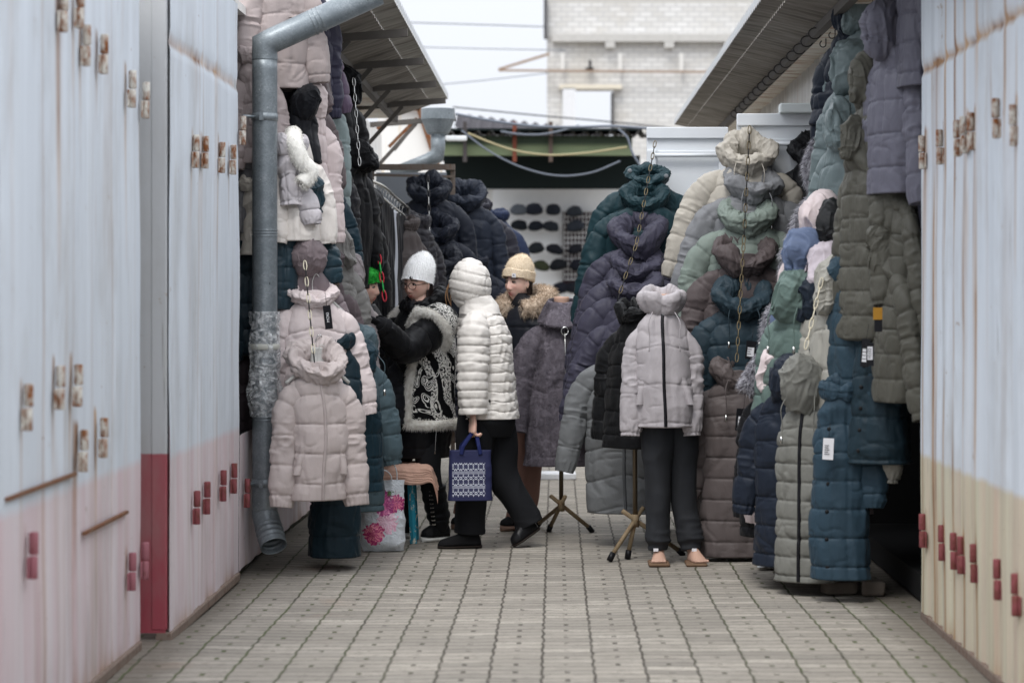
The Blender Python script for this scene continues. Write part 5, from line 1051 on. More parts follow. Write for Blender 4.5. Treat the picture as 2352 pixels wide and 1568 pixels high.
    def hair_cap(s, mt, zlow, seed):
        U, V = np.meshgrid(np.linspace(-1.62, 1.62, 150), np.linspace(0, 1, 50)); z = .07+(zlow-.07)*V; k = np.sqrt(np.clip(1-(np.clip(-z-.0,0,9)/.30)**2, .2, 1))
        st = .0045*vn(np.stack([U*26, V*1.5, 0*U+seed], -1), seed)+.006*vn(np.stack([U*6, V*2, 0*U+seed], -1), seed+2)
        r = 1+.05*sm(.4, 1, V); x = (.081*r+st)*np.sin(U)*k; y = (.106*r+st)*np.cos(U)*k+.004; z = z-.03*V*np.abs(vn(np.stack([U*11, 0*U, 0*U], -1), seed+4))
        P = s.hgrid(np.stack([x, y, z], -1)); Mesh().grid(P, False).grid(P[:, ::-1]*.999+s.hc*.001, False).build('hair', mt, s.t)
    def locks(s, name, roots, mt, r=.009, seed=0):
        m = Mesh(); rng = random.Random(seed)
        for pts in roots: m.tube(spline(pts, 18), np.r_[np.linspace(r*.7, r, 5), np.linspace(r, r*.3, 13)], 8, flat=.6)
        return m.build(name, mt, s.t)
def shoe(par, heel, toe, mt, sole_m, sole=.022, w=.045, ht=.085, pitch=0., shaft=None, name='shoe', solename='sole', shaft_r=(.058,.062), quilted=False):
    heel, toe = np.array(heel, float), np.array(toe, float); d = toe-heel; L = np.linalg.norm(d); d /= L; s = np.cross([0,0,1.], d); s /= np.linalg.norm(s); up = np.cross(d, s)
    t = np.linspace(0, 1, 40); prof = np.interp(t, [0,.04,.15,.4,.6,.85,.96,1], [.35,.75,1,.97,.72,.50,.36,.12])*ht; wd = np.interp(t, [0,.05,.2,.5,.72,.9,1], [.4,.75,.82,.86,1,.75,.25])*w
    u = np.linspace(0, 2*math.pi, 33)[:-1]; P = np.array([[heel+d*L*a+s*b*math.cos(q)+up*(sole+max(0, h*(math.sin(q) if math.sin(q) > 0 else 0))) for q in u] for a, h, b in zip(t, prof, wd)])
    m = Mesh().grid(P, True, True, True)
    if shaft is not None:
        a = heel+d*.062+up*(sole+.03); C = spline([a, a+up*.04, *[np.array(q) for q in shaft]], 50); r = np.interp(np.linspace(0,1,50), [0,.3,1], [.045,shaft_r[0],shaft_r[1]])
        if quilted: r = r+.007*np.abs(np.sin(np.linspace(0, 1, 50)*math.pi*4.5))*(np.linspace(0,1,50) > .15)
        m.grid(tube_pts(C, r, 28), True, True, True)
    o = m.build(name, mt, par)
    S2 = np.array([[heel+d*(L*a*1.02-.004)+s*b*1.07*math.cos(q)+up*(sole*.5+sole*.55*math.sin(q)) for q in u] for a, b in zip(t, wd)])
    Mesh().grid(S2, True, True, True).build(solename, sole_m, o); return o
def fur_trim(par, name, path, r, n, ln, seed, mt, droop=.35):
    return Mesh().tube(spline(path, 50), r, 12).add(*fur_mesh(path, r, n, ln, seed, .0014, droop)).build(name, mt, par)
M_black = plain('black_fabric', (24,24,28), .7, var=.2, bump=.25, bscale=30); M_blackn = nylon(34,35,40, .45); M_trousers = plain('black_trousers', (25,26,29), .85, var=.15, bump=.2, bscale=80)
M_leather = plain('black_leather', (22,22,24), .35); M_hairdk = plain('dark_hair', (36,28,26), .45); M_gold = plain('gold', (196,160,96), .3, 1.0)
M_wfur = fur_mat('white_fur', (212,208,200), (238,236,230))
# --- woman in the white hat
p = Person('woman in white knit hat and glasses reaching out with a black glove, patterned white-trimmed vest', 968, 1238, 14.4, (958,655), -.58, .14, .05, (226,186,168))
neck, chest, pel = p.p(970,706), p.p(966,780), p.p(958,925)
sh = p.p(1002,752,-.13); el = p.p(925,800,-.40); wr = p.p(868,744,-.60); sh2 = p.p(920,745,.12); el2 = p.p(888,815,.02); wr2 = p.p(862,790,-.05)
lg1 = [p.p(972,930,-.06), p.p(978,1010,-.12), p.p(985,1085,-.14), p.p(1000,1160,-.10), p.p(1010,1215,-.06)]
lg2 = [p.p(942,930,.06), p.p(925,1020,.06), p.p(912,1090,.06), p.p(912,1160,.10), p.p(918,1215,.12)]
p.body(neck, chest, pel, [[sh, el, wr], [sh2, el2, wr2]], [lg1, lg2]); p.finish(); p.eyes()
p.beanie(fur_mat('white_mohair', (250,250,249), (255,255,254)), tall=.20, slouch=.06, ribs=38, low=.020, fuzz=4500, wide=1.03, tilt=.036)
Mesh().tube([p.hp(.035,-.102,.062), p.hp(.035,-.112,.062)], .010, 14).build('hat_badge', M_metal, p.t)
m = Mesh()
for q in (-1, 1):
    a = np.linspace(0, 2*math.pi, 26); m.tube([p.hp(q*.033+.025*math.cos(t), -.1005+.010*abs(math.cos(t)*.5+q*.5), .008+.021*math.sin(t)) for t in a], .0018, 6)
    m.tube([p.hp(q*.058,-.092,.014), p.hp(q*.078,-.03,.018), p.hp(q*.08,.01,.015)], .0019, 6)
m.tube([p.hp(-.008,-.104,.012), p.hp(0,-.108,.014), p.hp(.008,-.104,.012)], .0018, 6); m.build('glasses', plain('dark_frame', (60,52,50), .3, .6), p.t)
p.hair_cap(M_hairdk, -.10, 1); p.locks('hair_strand', [[p.hp(.074,.005,-.03), p.hp(.082,-.01,-.08), p.hp(.09+.01*k,-.03-.01*k,-.13), p.hp(.085+.02*k,-.06,-.17-.02*k)] for k in range(3)], M_hairdk, .007)
cx, cy = neck[0], neck[1]
R = [(cx,cy,1.405,.075,.075,-.92),(cx,cy,1.37,.13,.095,-.92),(cx-.005,cy,1.325,.195,.12,-.92),(chest[0],cy,1.22,.215,.15,-.92),(chest[0]-.01,cy,1.05,.215,.165,-.92),(pel[0],cy,.85,.225,.18,-.92),(pel[0]-.005,cy,.64,.225,.185,-.92),(pel[0]-.01,cy,.495,.215,.18,-.92)]
P, s_, u_ = ringloft(R, 110, 90); Sg = s_[:,None]+0*P[...,0]; P = outward(P, quilt(Sg, u_[None,:]*.2, .17, .008, 3)+crinkle(P, 4, .008, .006, .002))
p.cloth('padded_coat', P, M_blackn)
p.sleeve_('coat_sleeve', [sh, ((sh[0]+el[0])/2,(sh[1]+el[1])/2,(sh[2]+el[2])/2-.012), el, ((wr[0]+el[0])/2,(wr[1]+el[1])/2,(wr[2]+el[2])/2), wr], [.10,.098,.088,.072,.056], .19, .010, 5, M_blackn)
p.sleeve_('coat_sleeve', [sh2, el2, wr2], [.09,.075,.055], .19, .010, 6, M_blackn)
cw0 = cowl(1.0, 77, fat=.042, rx=.105, ry=.095, back=.05, front=-.01, tall=1.5); cw_ = (cw0.reshape(-1,3) @ np.array(Matrix.Rotation(-.92,3,'Z')).T+np.array([cx+.02,cy+.01,1.375])).reshape(cw0.shape)
Mesh().grid(cw_, True).build('coat_hood', M_blackn, p.t)
def paisley():
    t = Nt('black_white_paisley'); o = t.obj(); d = t.n('ShaderNodeTexNoise', {'Vector': o, 'Scale': 5.0, 'Detail': 1}).outputs['Color']
    v = t.n('ShaderNodeVectorMath', {0: o, 1: d}, operation='ADD').outputs[0]
    vo = t.n('ShaderNodeTexVoronoi', {'Vector': t.vec(v, (1,1,.72)), 'Scale': 7.5, 'Randomness': .9}); ds = vo.outputs['Distance']
    rings = t.math('SINE', t.math('ADD', t.math('MULTIPLY', ds, 46.0), t.math('MULTIPLY', t.noise(o, 32, 2), 5.0))); rings = t.step(rings, -.05, .1)
    wv = t.n('ShaderNodeTexWave', {'Vector': t.vec(o, (1,1,.45)), 'Scale': 3.6, 'Distortion': 7, 'Detail': 1, 'Detail Scale': 1.6}, bands_direction='DIAGONAL').outputs['Fac']
    gr = t.step(t.noise(o, 95, 2, .6), .42, .52); inside = t.step(ds, .44, .40)
    base = t.math('MULTIPLY', t.step(wv, .40, .5), gr); k = t.n('ShaderNodeMix', {0: inside, 2: base, 3: t.math('MULTIPLY', rings, t.step(t.noise(o, 60, 2), .3, .42))}, data_type='FLOAT').outputs[0]
    return t.fin(t.mix(k, srgb(18,18,20), srgb(222,220,214)), .9, spec=.1)
M_pais = paisley()
vest = [(cx+.004,cy,1.385,.125,.10,-.92),(cx,cy,1.345,.20,.135,-.92),(chest[0],cy,1.27,.235,.165,-.92),(chest[0],cy,1.10,.238,.183,-.92),(pel[0],cy,.90,.245,.197,-.92),(pel[0],cy,.69,.25,.205,-.92)]
P, s_, u_ = ringloft(vest, 90, 120); keep = (u_ > .62) & (u_ < 2*math.pi-.95); P = P[:, keep]
P = P+normals(P, False)*(-.008*crinkle(P, 8, 1, .5, .1)[...,None]); th = np.concatenate([P, (P+(P.mean(1,keepdims=True)-P)*.03)[::-1]], 0)
Mesh().grid(th, False).build('patterned_vest', M_pais, p.t)
k_ = P.shape[1]; hemp = [tuple(P[-2, j]) for j in range(0, k_, 4)]; ed1 = [tuple(P[i, 0]) for i in range(2, 90, 6)]; ed2 = [tuple(P[i, -1]) for i in range(2, 90, 6)]
fur_trim(p.t, 'fur_hem', hemp, .024, 12600, .024, 1, M_wfur); fur_trim(p.t, 'fur_edge', ed1, .026, 9600, .024, 2, M_wfur); fur_trim(p.t, 'fur_edge', ed2, .024, 9000, .024, 3, M_wfur)
# shoulder flap of the vest with its fur edge, hanging over the upper arm
shp, elp = np.array(sh), np.array(el); ax_ = (elp-shp)/np.linalg.norm(elp-shp); Cf = np.array([shp+np.array([.02,.02,.05])-ax_*.10, shp-ax_*.05+np.array([.0,.0,.022]), shp+ax_*.0+np.array([0,0,.014]), shp+ax_*.07+np.array([0,0,.004])])
Pf = tube_pts(spline(Cf, 26), np.interp(np.linspace(0,1,26), [0,.3,1], [.06,.115,.128]), 48); Mesh().grid(Pf, True, True, False).build('shoulder_flap', M_pais, p.t)
fur_trim(p.t, 'fur_armhole', [tuple(q) for q in np.concatenate([Pf[-1][::3], Pf[-1][:1]], 0)], .022, 10200, .024, 4, M_wfur)
m = Mesh(); w_ = np.array(wr); dd = np.array(p.p(806,724,-.68))-w_
hand(m, w_, dd, (.15,-.25,-1), .20, .16, -1, 1.12, 1.3); m.tube([tuple(w_-dd/np.linalg.norm(dd)*.07), tuple(w_), tuple(w_+dd*.1)], [.05,.044,.036], 16)
fuse(m, 'glove', p.t, .004, plain('black_knit_glove', (22,22,25), .9))
M_boot = nylon(30,31,36, .6); M_rub = plain('white_rubber_sole', (196,196,192), .6)
hz = p.p(1030,1238,-.06); tz = p.p(968,1238,-.16); b = shoe(p.t, (hz[0],hz[1],.0), (tz[0],tz[1],.0), M_boot, M_rub, .034, .05, .10, shaft=[p.p(1008,1190,-.09), p.p(1000,1150,-.11), p.p(995,1118,-.12)], name='boot', shaft_r=(.064,.070), quilted=True)
m = Mesh(); 
for k in range(9): q = p.p(992-3+k*.9,1128+k*9.5,-.19); m.box(q, (.022,.006,.008), rz=.5)
m.build('boot_lacing', M_metal, b)
hz = p.p(940,1232,.12); tz = p.p(882,1232,.06); shoe(p.t, (hz[0],hz[1],0), (tz[0],tz[1],0), M_boot, M_rub, .034, .05, .10, shaft=[p.p(918,1190,.1), p.p(914,1120,.1)], name='boot', shaft_r=(.064,.070), quilted=True)
p.trouser('leggings', [lg1[:4], lg2[:4]], [.10,.09,.072,.062], M_trousers, 2)
Mesh().tube(spline([p.p(1003,980,-.20), p.p(1000,1020,-.21), p.p(999,1042,-.21)], 10), .003, 6).build('coat_zip', M_metal, p.t)
# --- woman in the cream hooded jacket
p = Person('woman in cream padded jacket with hood up, stepping left and carrying a blue bag', 1125, 1250, 14.0, (1075,655), -1.75, .12, 0, (224,184,166))
neck, chest, pel = p.p(1098,712), p.p(1112,780), p.p(1122,935)
sh = p.p(1090,748,-.17); el = p.p(1086,858,-.21); wr = p.p(1087,952,-.22); sh2 = p.p(1125,745,.16); el2 = p.p(1105,850,.22); wr2 = p.p(1075,900,.2)
lf = [p.p(1100,935,-.06), p.p(1092,1020,-.07), p.p(1088,1100,-.08), p.p(1080,1180,-.06), p.p(1078,1222,-.05)]
lr = [p.p(1135,935,.06), p.p(1146,1020,.05), p.p(1160,1100,.04), p.p(1196,1165,.04), p.p(1216,1205,.04)]
p.body(neck, chest, pel, [[sh, el, wr], [sh2, el2, wr2]], [lf, lr])
m = p.m; hand(m, np.array(wr)+[0,0,-.01], (-.05,-.05,-1), (.85,.35,0), .95, .02, -1, 1.0, 1.12); p.finish(); p.eyes()
M_cream = nylon(224,218,210, .42)
yw = -1.75+.35
R = [(neck[0],neck[1],1.42,.07,.07,yw),(neck[0]+.006,neck[1],1.375,.125,.10,yw),(neck[0]+.015,neck[1],1.32,.175,.128,yw),(chest[0],chest[1],1.22,.192,.152,yw),(chest[0]+.01,chest[1],1.05,.192,.158,yw),(pel[0]-.005,pel[1],.90,.193,.166,yw),(pel[0]+.0,pel[1],.745,.198,.174,yw)]
P, s_, u_ = ringloft(R, 200, 150, 2.3); Sg = s_[:,None]+0*P[...,0]; A_ = u_[None,:]*.2+0*P[...,0]
wob = .012*vn(np.stack([A_*16, Sg*3, Sg*0], -1), 5); P = outward(P, quilt(Sg+wob, A_, .054, .0095, 7, .02, 1.6)*sm(.02,.08,Sg)-.012*np.exp(-((u_[None,:]-1.5)/.03)**2)-.006*np.exp(-((u_[None,:]-4.6)/.03)**2)+crinkle(P, 14, .006, .005, .002, (1,1,1)))
hm = P[-1:]; cc = hm.mean(1, keepdims=True); p.cloth('padded_jacket', np.concatenate([P, cc+(hm-cc)*.92, cc+(hm-cc)*.88+[0,0,.06]], 0), M_cream)
p.sleeve_('jacket_sleeve', [(sh[0]+.01,sh[1]+.06,sh[2]+.055), (sh[0],sh[1],sh[2]-.01), ((sh[0]+el[0])/2,sh[1]-.02,(sh[2]+el[2])/2), el, ((wr[0]+el[0])/2,(wr[1]+el[1])/2,(wr[2]+el[2])/2), wr], [.055,.092,.094,.092,.086,.076], .050, .010, 8, M_cream)
p.sleeve_('jacket_sleeve', [(sh2[0],sh2[1]-.05,sh2[2]+.05), sh2, el2, wr2], [.06,.09,.085,.07], .05, .010, 9, M_cream)
# hood: a quilted shell open towards the face
nv, nu = 100, 120; V, U = np.meshgrid(np.linspace(0, 1, nv), np.linspace(-math.pi, math.pi, nu), indexing='ij')
ang = V*2.62; rad = np.array([.140,.150,.164])
xx = rad[0]*np.sin(ang)*np.sin(U); zz = rad[2]*np.sin(ang)*np.cos(U)*np.where(np.cos(U) > 0, 1, 1.02); yy = .128*np.cos(ang)+.014
zz = zz-.02*sm(.6,1,V)*0; Sg = V*.46; A_ = U*.13; H = quilt(zz+.35*yy+.3, A_, .064, .009, 21)+crinkle(np.stack([xx,yy,zz],-1), 22, .006,.006,.002,(1,1,1))
Q = np.stack([xx,yy,zz],-1); nn_ = normals(Q, False); sg = np.sign((nn_*(Q-[0,.01,0])).sum()); Q = Q+nn_*(H*sg)[...,None]; rim = Q[-1:]; Q = np.concatenate([Q, rim*[.95,1,.95]+[0,-.008,0], rim*[.86,1,.88]+[0,.02,0], rim*[.80,1,.84]+[0,.07,0]], 0)
Mesh().grid(p.hgrid(Q), False).build('hood', M_cream, p.t)
P, _, _ = ringloft([(*p.hp(0,.02,-.07),.105,.105,yw),(neck[0],neck[1],1.405,.115,.11,yw),(neck[0]+.01,neck[1],1.345,.15,.12,yw)], 30, 60); p.cloth('hood_neck', outward(P, crinkle(P, 3, .006,.006,.002)), M_cream)
rng = random.Random(6); p.locks('hair', [[p.hp(.05*q,-.085,.05), p.hp(.062*q,-.115,.0), p.hp(.06*q,-.12-.02*rng.random(),-.05), p.hp(.055*q,-.11-.03*rng.random(),-.10-.03*rng.random())] for q in (1,.85,-.9)], plain('fair_hair', (140,108,80), .5), .005)
p.trouser('trousers', [lf, lr], [.115,.108,.092,.086,.082], M_trousers, 5)
P, _, _ = ringloft([(pel[0],pel[1],.86,.18,.15,yw),(pel[0],pel[1],.72,.185,.155,yw),(pel[0],pel[1],.64,.14,.13,yw)], 30, 50); p.cloth('trouser_seat', P, M_trousers)
h1, t1 = p.p(1104,1250,-.05), p.p(1006,1250,-.12); shoe(p.t, (h1[0],h1[1],0), (t1[0],t1[1],0), plain('black_suede', (22,22,24), .9), plain('dark_sole', (40,34,30), .8), .020, .044, .08)
h1, t1 = p.p(1238,1216,.04), p.p(1180,1254,-.02); shoe(p.t, h1, (t1[0],t1[1],.0), M_leather, plain('dark_sole', (40,34,30), .8), .020, .044, .09)
for k in range(2): Mesh().tube([tuple(np.array(wr)+[-.022+.018*k*0,-.006,-.115-.012*k]), tuple(np.array(wr)+[.005,-.01,-.112-.012*k])], .0035, 8).build('ring', M_gold, p.t)
wrist_w2 = Vector(wr)+p.O
# --- woman in the beige hat
p = Person('woman in beige ribbed hat with thick tan fur collar, looking left behind the cream jacket', 1180, 1218, 15.0, (1189,652), -.72, .05, .04, (232,194,178), (190,116,112))
neck, chest, pel = p.p(1205,705), p.p(1208,790), p.p(1208,940)
sh = p.p(1240,755,-.10); el = p.p(1246,860,-.08); wr = p.p(1225,940,-.14); sh2 = p.p(1165,750,.10); el2 = p.p(1150,855,.1); wr2 = p.p(1140,930,0)
l1 = [p.p(1218,940,-.03), p.p(1212,1040,-.05), p.p(1208,1100,-.05), p.p(1200,1165,0), p.p(1190,1196,.02)]
l2 = [p.p(1185,940,.06), p.p(1130,1040,.06), p.p(1100,1100,.06), p.p(1078,1150,.1), p.p(1066,1185,.1)]
p.body(neck, chest, pel, [[sh, el, wr], [sh2, el2, wr2]], [l1, l2]); p.finish(); p.eyes()
t_ = Nt('beige_knit'); M_knit = t_.fin(t_.mix(t_.noise(t_.obj(), 60, 2), srgb(208,190,164), srgb(226,210,186)), .9, spec=.15)
p.beanie(M_knit, True, .195, .03, 48, .026, fuzz=2500, wide=1.02, tilt=.028)
Mesh().box(p.hp(.052,-.094,.062), (.024,.003,.026), rz=-.25).build('hat_patch', M_tagw, p.t); text_obj('A', .018, p.t, p.hp(.0525,-.0965,.062), (math.pi/2, 0, -.25), M_blk)
M_navyc = nylon(46,50,62, .5)
R = [(neck[0],neck[1],1.40,.08,.08,-.72),(neck[0],neck[1],1.34,.15,.11,-.72),(neck[0],neck[1],1.28,.205,.135,-.72),(chest[0],chest[1],1.15,.215,.155,-.72),(pel[0],pel[1],.95,.215,.165,-.72),(pel[0],pel[1],.70,.225,.175,-.72)]
P, s_, u_ = ringloft(R, 90, 80); Sg = s_[:,None]+0*P[...,0]; p.cloth('padded_coat', outward(P, quilt(Sg, u_[None,:]*.2, .14, .010, 3)+crinkle(P, 4, .006,.006,.002)), M_navyc)
p.sleeve_('coat_sleeve', [(sh[0]-.04,sh[1],sh[2]+.04), sh, el, wr], [.06,.09,.08,.055], .15, .010, 5, M_navyc); p.sleeve_('coat_sleeve', [(sh2[0]+.04,sh2[1],sh2[2]+.04), sh2, el2, wr2], [.06,.09,.08,.055], .15, .010, 6, M_navyc)
M_tan = fur_mat('tan_fur', (160,140,120), (218,200,180))
a = np.linspace(.55, 2*math.pi-.35, 40); yw = -.72; ring = []
for q in a:
    x0, y0 = .150*math.sin(q), -.125*math.cos(q); ring.append((neck[0]+.012+x0*math.cos(yw)-y0*math.sin(yw), neck[1]+x0*math.sin(yw)+y0*math.cos(yw), 1.40+.10*(1-math.cos(q))/2-.035))
fur_trim(p.t, 'fur_collar', ring, .050, 16000, .044, 9, M_tan, .25)
P = tube_pts([tuple(np.array(neck)+[0,0,-.05]), tuple(np.array(neck)+[-.01,-.012,.02]), p.hp(0,-.01,-.10)], [.085,.075,.068], 30); p.cloth('scarf', P, M_black)
M_brn = plain('brown_trousers', (138,106,96), .85, var=.1, bump=.15)
p.trouser('trousers', [l1, l2], [.11,.10,.088,.082,.078], M_brn, 7)
h1, t1 = p.p(1205,1222,.04), p.p(1150,1222,-.06); M_tsole = plain('taupe_sole', (128,104,92), .8)
shoe(p.t, (h1[0],h1[1],0), (t1[0],t1[1],0), plain('black_suede', (22,22,24), .9), M_tsole, .036, .046, .08, shaft=[p.p(1190,1196,.02)])
h1, t1 = p.p(1090,1210,.10), p.p(1036,1210,.06); shoe(p.t, (h1[0],h1[1],0), (t1[0],t1[1],0), plain('black_suede', (22,22,24), .9), M_tsole, .036, .046, .08, shaft=[p.p(1070,1185,.1)])
p.hair_cap(M_hairdk, -.07, 2)
# --- person with the green hat between the coats
p = Person('person in fuzzy green hat seen in profile, half hidden by the taupe coats', 836, 1212, 15.1, (838,664), 1.30, .05, 0, (230,190,172))
neck, chest, pel = p.p(830,716), p.p(826,800), p.p(822,950)
p.body(neck, chest, pel, [[p.p(815,750,-.17), p.p(818,860,-.18), p.p(830,930,-.22)], [p.p(812,750,.17), p.p(815,860,.18), p.p(825,930,.16)]], [[p.p(806,950,-.08), p.p(808,1080,-.08), p.p(804,1190,-.06)], [p.p(806,950,.08), p.p(810,1080,.08), p.p(806,1190,.1)]]); p.finish(); p.eyes()
p.beanie(fur_mat('green_mohair', (28,142,44), (66,196,78)), tall=.15, slouch=.01, ribs=40, low=.025, fuzz=6000, fm=None, wide=1.06)
P, s_, u_ = ringloft([(neck[0],neck[1],1.40,.08,.08,1.3),(neck[0],neck[1],1.31,.20,.13,1.3),(chest[0],chest[1],1.1,.215,.16,1.3),(pel[0],pel[1],.65,.22,.17,1.3)], 70, 60); p.cloth('padded_coat', outward(P, crinkle(P, 4, .008,.006,.002)), M_blackn)
for q in (-.17, .17): p.sleeve_('coat_sleeve', [p.p(812,742,q*.8), p.p(815,770,q), p.p(818,860,q*1.05), p.p(830,930,q*1.2)], [.06,.085,.075,.05], .15, .010, 6, M_blackn)
p.trouser('trousers', [[p.p(806,950,q), p.p(808,1080,q), p.p(804,1195,q)] for q in (-.08, .08)], [.11,.085,.07], M_trousers, 7)
for q in (-.08, .09): h1, t1 = p.p(795,1212,q), p.p(862,1212,q); shoe(p.t, (h1[0],15.25+q-p.O.y,0), (t1[0],15.25+q-p.O.y,0), M_leather, M_blk, .02, .044, .08, shaft=[p.p(806,1190,q)])
# ------------------------------------------------------------------ mannequins and stands
M_flesh = plain('mannequin_plastic', (186,152,134), .45, var=.04); M_brassy = rusty_mat('worn_brass_tube', (128,112,88), .35, (110,74,40)); M_wood = plain('brown_wood', (110,88,70), .8, var=.2)
M_pole = plain('tarnished_chrome_tube', (104,94,80), .35, .8, var=.25)
def tripod(label, x, Yd, top, feet, hub, neck=True):
    o = thing('display_stand', label, 'stand', ((x-VX)*Yd/F, Yd, 0)); O = Vector(o.location); hubp = at(*hub, Yd)-O
    Mesh().tube([hubp-Vector((0,0,.03)), Vector((0,0,top))], .0135, 14).build('pole', M_pole, o)
    Mesh().tube([hubp-Vector((0,0,.035)), hubp+Vector((0,0,.035))], .022, 14).build('hub', M_brassy, o)
    for fx, fy, back in feet:
        g = ground(fx, fy)-O; d = (hubp-g).normalized(); lg = Mesh().tube([g+Vector((0,0,.02)), hubp+d*back], .0125, 12).build('leg', M_brassy, o)
        Mesh().tube([g+Vector((0,0,.012))-d*.012, g+Vector((0,0,.02))+d*.03], .017, 12).build('rubber_foot', M_blk, lg)
    if neck:
        P, _, _ = ringloft([(0,0,top+.012,.040,.040,0),(0,0,top+.008,.048,.048,0),(0,0,top-.02,.046,.046,0),(0,0,top-.08,.05,.05,0),(0,0,top-.16,.09,.06,0),(0,0,top-.24,.13,.07,0),(0,0,top-.45,.11,.07,0),(0,0,top-.62,.12,.07,0)], 60, 40)
        Mesh().grid(P, True, True, True).build('bust', M_flesh, o)
    return o
tripod('tripod stand with a bust neck wearing the plum fur coat', 1290, 14.72, 1.435, ((1358,1222,.10),(1262,1220,.09),(1236,1210,.02)), (1289,1160))
tripod('tripod stand under the black zip jacket, next to the jeans mannequin', 1457, 13.35, 1.38, ((1402,1288,.09),(1442,1283,.02),(1566,1276,.10)), (1459,1195), False)
t_ = Nt('plum_fur'); o_ = t_.obj(); n_ = t_.noise(t_.vec(o_, (1,1,.35)), 30, 3, .6); n2_ = t_.noise(o_, 7, 3)
t_.bump(t_.noise(t_.vec(o_, (1,1,.3)), 120, 2), .6, .006); M_plum = t_.fin(t_.mix(t_.math('MULTIPLY', n_, t_.math('ADD', n2_, .5)), srgb(74,70,77), srgb(134,127,136)), .8, spec=.15)
tf = thing('fur_coat', 'plum fur coat with zip and ring puller on a tripod stand', 'coat', tuple(at(1291, 716, 14.72)), .08)
def short_fur(P, n, ln, seed, m):
    rng = np.random.default_rng(seed); nr = normals(P); c = P.mean(1, keepdims=True); nr = nr*np.sign((nr*(P-c)).sum()); i = rng.integers(0, P.shape[0]-1, n); j = rng.integers(0, P.shape[1], n); f = rng.random((n,1))
    g_ = rng.random((n,1)); j2 = (j+1) % P.shape[1]; b0 = (P[i,j]*(1-f)+P[i+1,j]*f)*(1-g_)+(P[i,j2]*(1-f)+P[i+1,j2]*f)*g_; cl = np.stack([vn(b0*16, seed), vn(b0*16, seed+1), 0*b0[:,0]], -1); dr = nr[i,j]*.8+cl*.9+rng.normal(0,.2,(n,3)); dr[:,2] -= .75; dr /= np.linalg.norm(dr,axis=1,keepdims=True)
    sd = np.cross(dr, rng.normal(0,1,(n,3))); sd *= .0011/(np.linalg.norm(sd,axis=1,keepdims=True)+1e-9); V = np.stack([b0-sd, b0+sd, b0+dr*ln], 1).reshape(-1,3); m.add(V, [(k,k+1,k+2) for k in range(0,3*n,3)])
P = coat_body(.93, .185, .225, .135, 0, 0, 151, 0, '', 1.0); m = Mesh().grid(P, True, True, True); short_fur(P[:-3], 70000, .011, 1, m); m.build('body', M_plum, tf)
for s, ex in ((-1, .10), (1, .05)):
    x0 = s*.16; pts = [(x0-s*.07,0,-.10), (x0+s*.035,-.005,-.23), (x0+s*(.04+ex*.6),-.03,-.46), (x0+s*(.04+ex),-.07,-.72)]
    P = sleeve(pts, .086, .072, 0, 0, 9+s, cuff=False); m = Mesh().grid(P, True, True, True); short_fur(P[:-2], 22000, .011, 2+s, m); m.build('sleeve', M_plum, tf)
for s in (-1, 1):                                       # the two leaves of the shirt collar
    U, V = np.meshgrid(np.linspace(0, 1, 30), np.linspace(0, 1, 14), indexing='ij'); a = U*2.9; r = .075+.05*V+.035*V*(U < .25)
    P = np.stack([s*r*np.sin(a)*1.15, -r*np.cos(a)*.85-.02*(1-U), .055-.105*V-.03*(1-U)*V*1.3+.035*U], -1); P = np.concatenate([P, P[:, ::-1]-[0,.0,.014]], 1)
    m = Mesh().grid(P, True, False, False); short_fur(P, 7000, .011, 7+s, m); m.build('collar', M_plum, tf)
m = Mesh(); m.tube([(.005,-.135,-.05),(.007,-.160,-.30),(.010,-.172,-.60),(.01,-.18,-.90)], .0035, 6); zz_ = m.build('zip', M_metal, tf)
a = np.linspace(0, 2*math.pi, 22); Mesh().tube([(.004+.021*math.cos(q), -.158, -.115+.024*math.sin(q)) for q in a], .0045, 8).build('ring_puller', M_metal, zz_)
# lilac jacket, jeans, mannequin with bare feet
mn = thing('mannequin', 'headless mannequin in lilac grey jacket and dark jeans, bare feet on wooden plates', 'mannequin', ((1535-VX)*13.1/F, 13.1, 0)); O = Vector(mn.location)
def mp(x, y, dy=0.): v = at(x, y, 13.1+dy)-O; return (v.x, v.y, v.z)
lgs = [[mp(1512,965), mp(1512,1100), mp(1512,1190), mp(1513,1262)], [mp(1565,965,.03), mp(1570,1100,.05), mp(1578,1190,.05), mp(1588,1262,.02)]]
m = Mesh(); n0 = mp(1522,690)
P, _, _ = ringloft([(n0[0],n0[1],1.462,.040,.036,0),(n0[0],n0[1],1.458,.046,.042,0),(n0[0],n0[1],1.40,.046,.042,0),(n0[0],n0[1],1.30,.08,.05,0),(n0[0],n0[1],1.18,.12,.07,0),(n0[0],n0[1],.95,.13,.10,0),(n0[0]+.02,n0[1],.82,.12,.08,0),(n0[0]+.02,n0[1],.75,.11,.07,0)], 60, 40); m.grid(P, True, True, True)
for l in lgs: limb(m, l, [.08,.06,.05,.036])
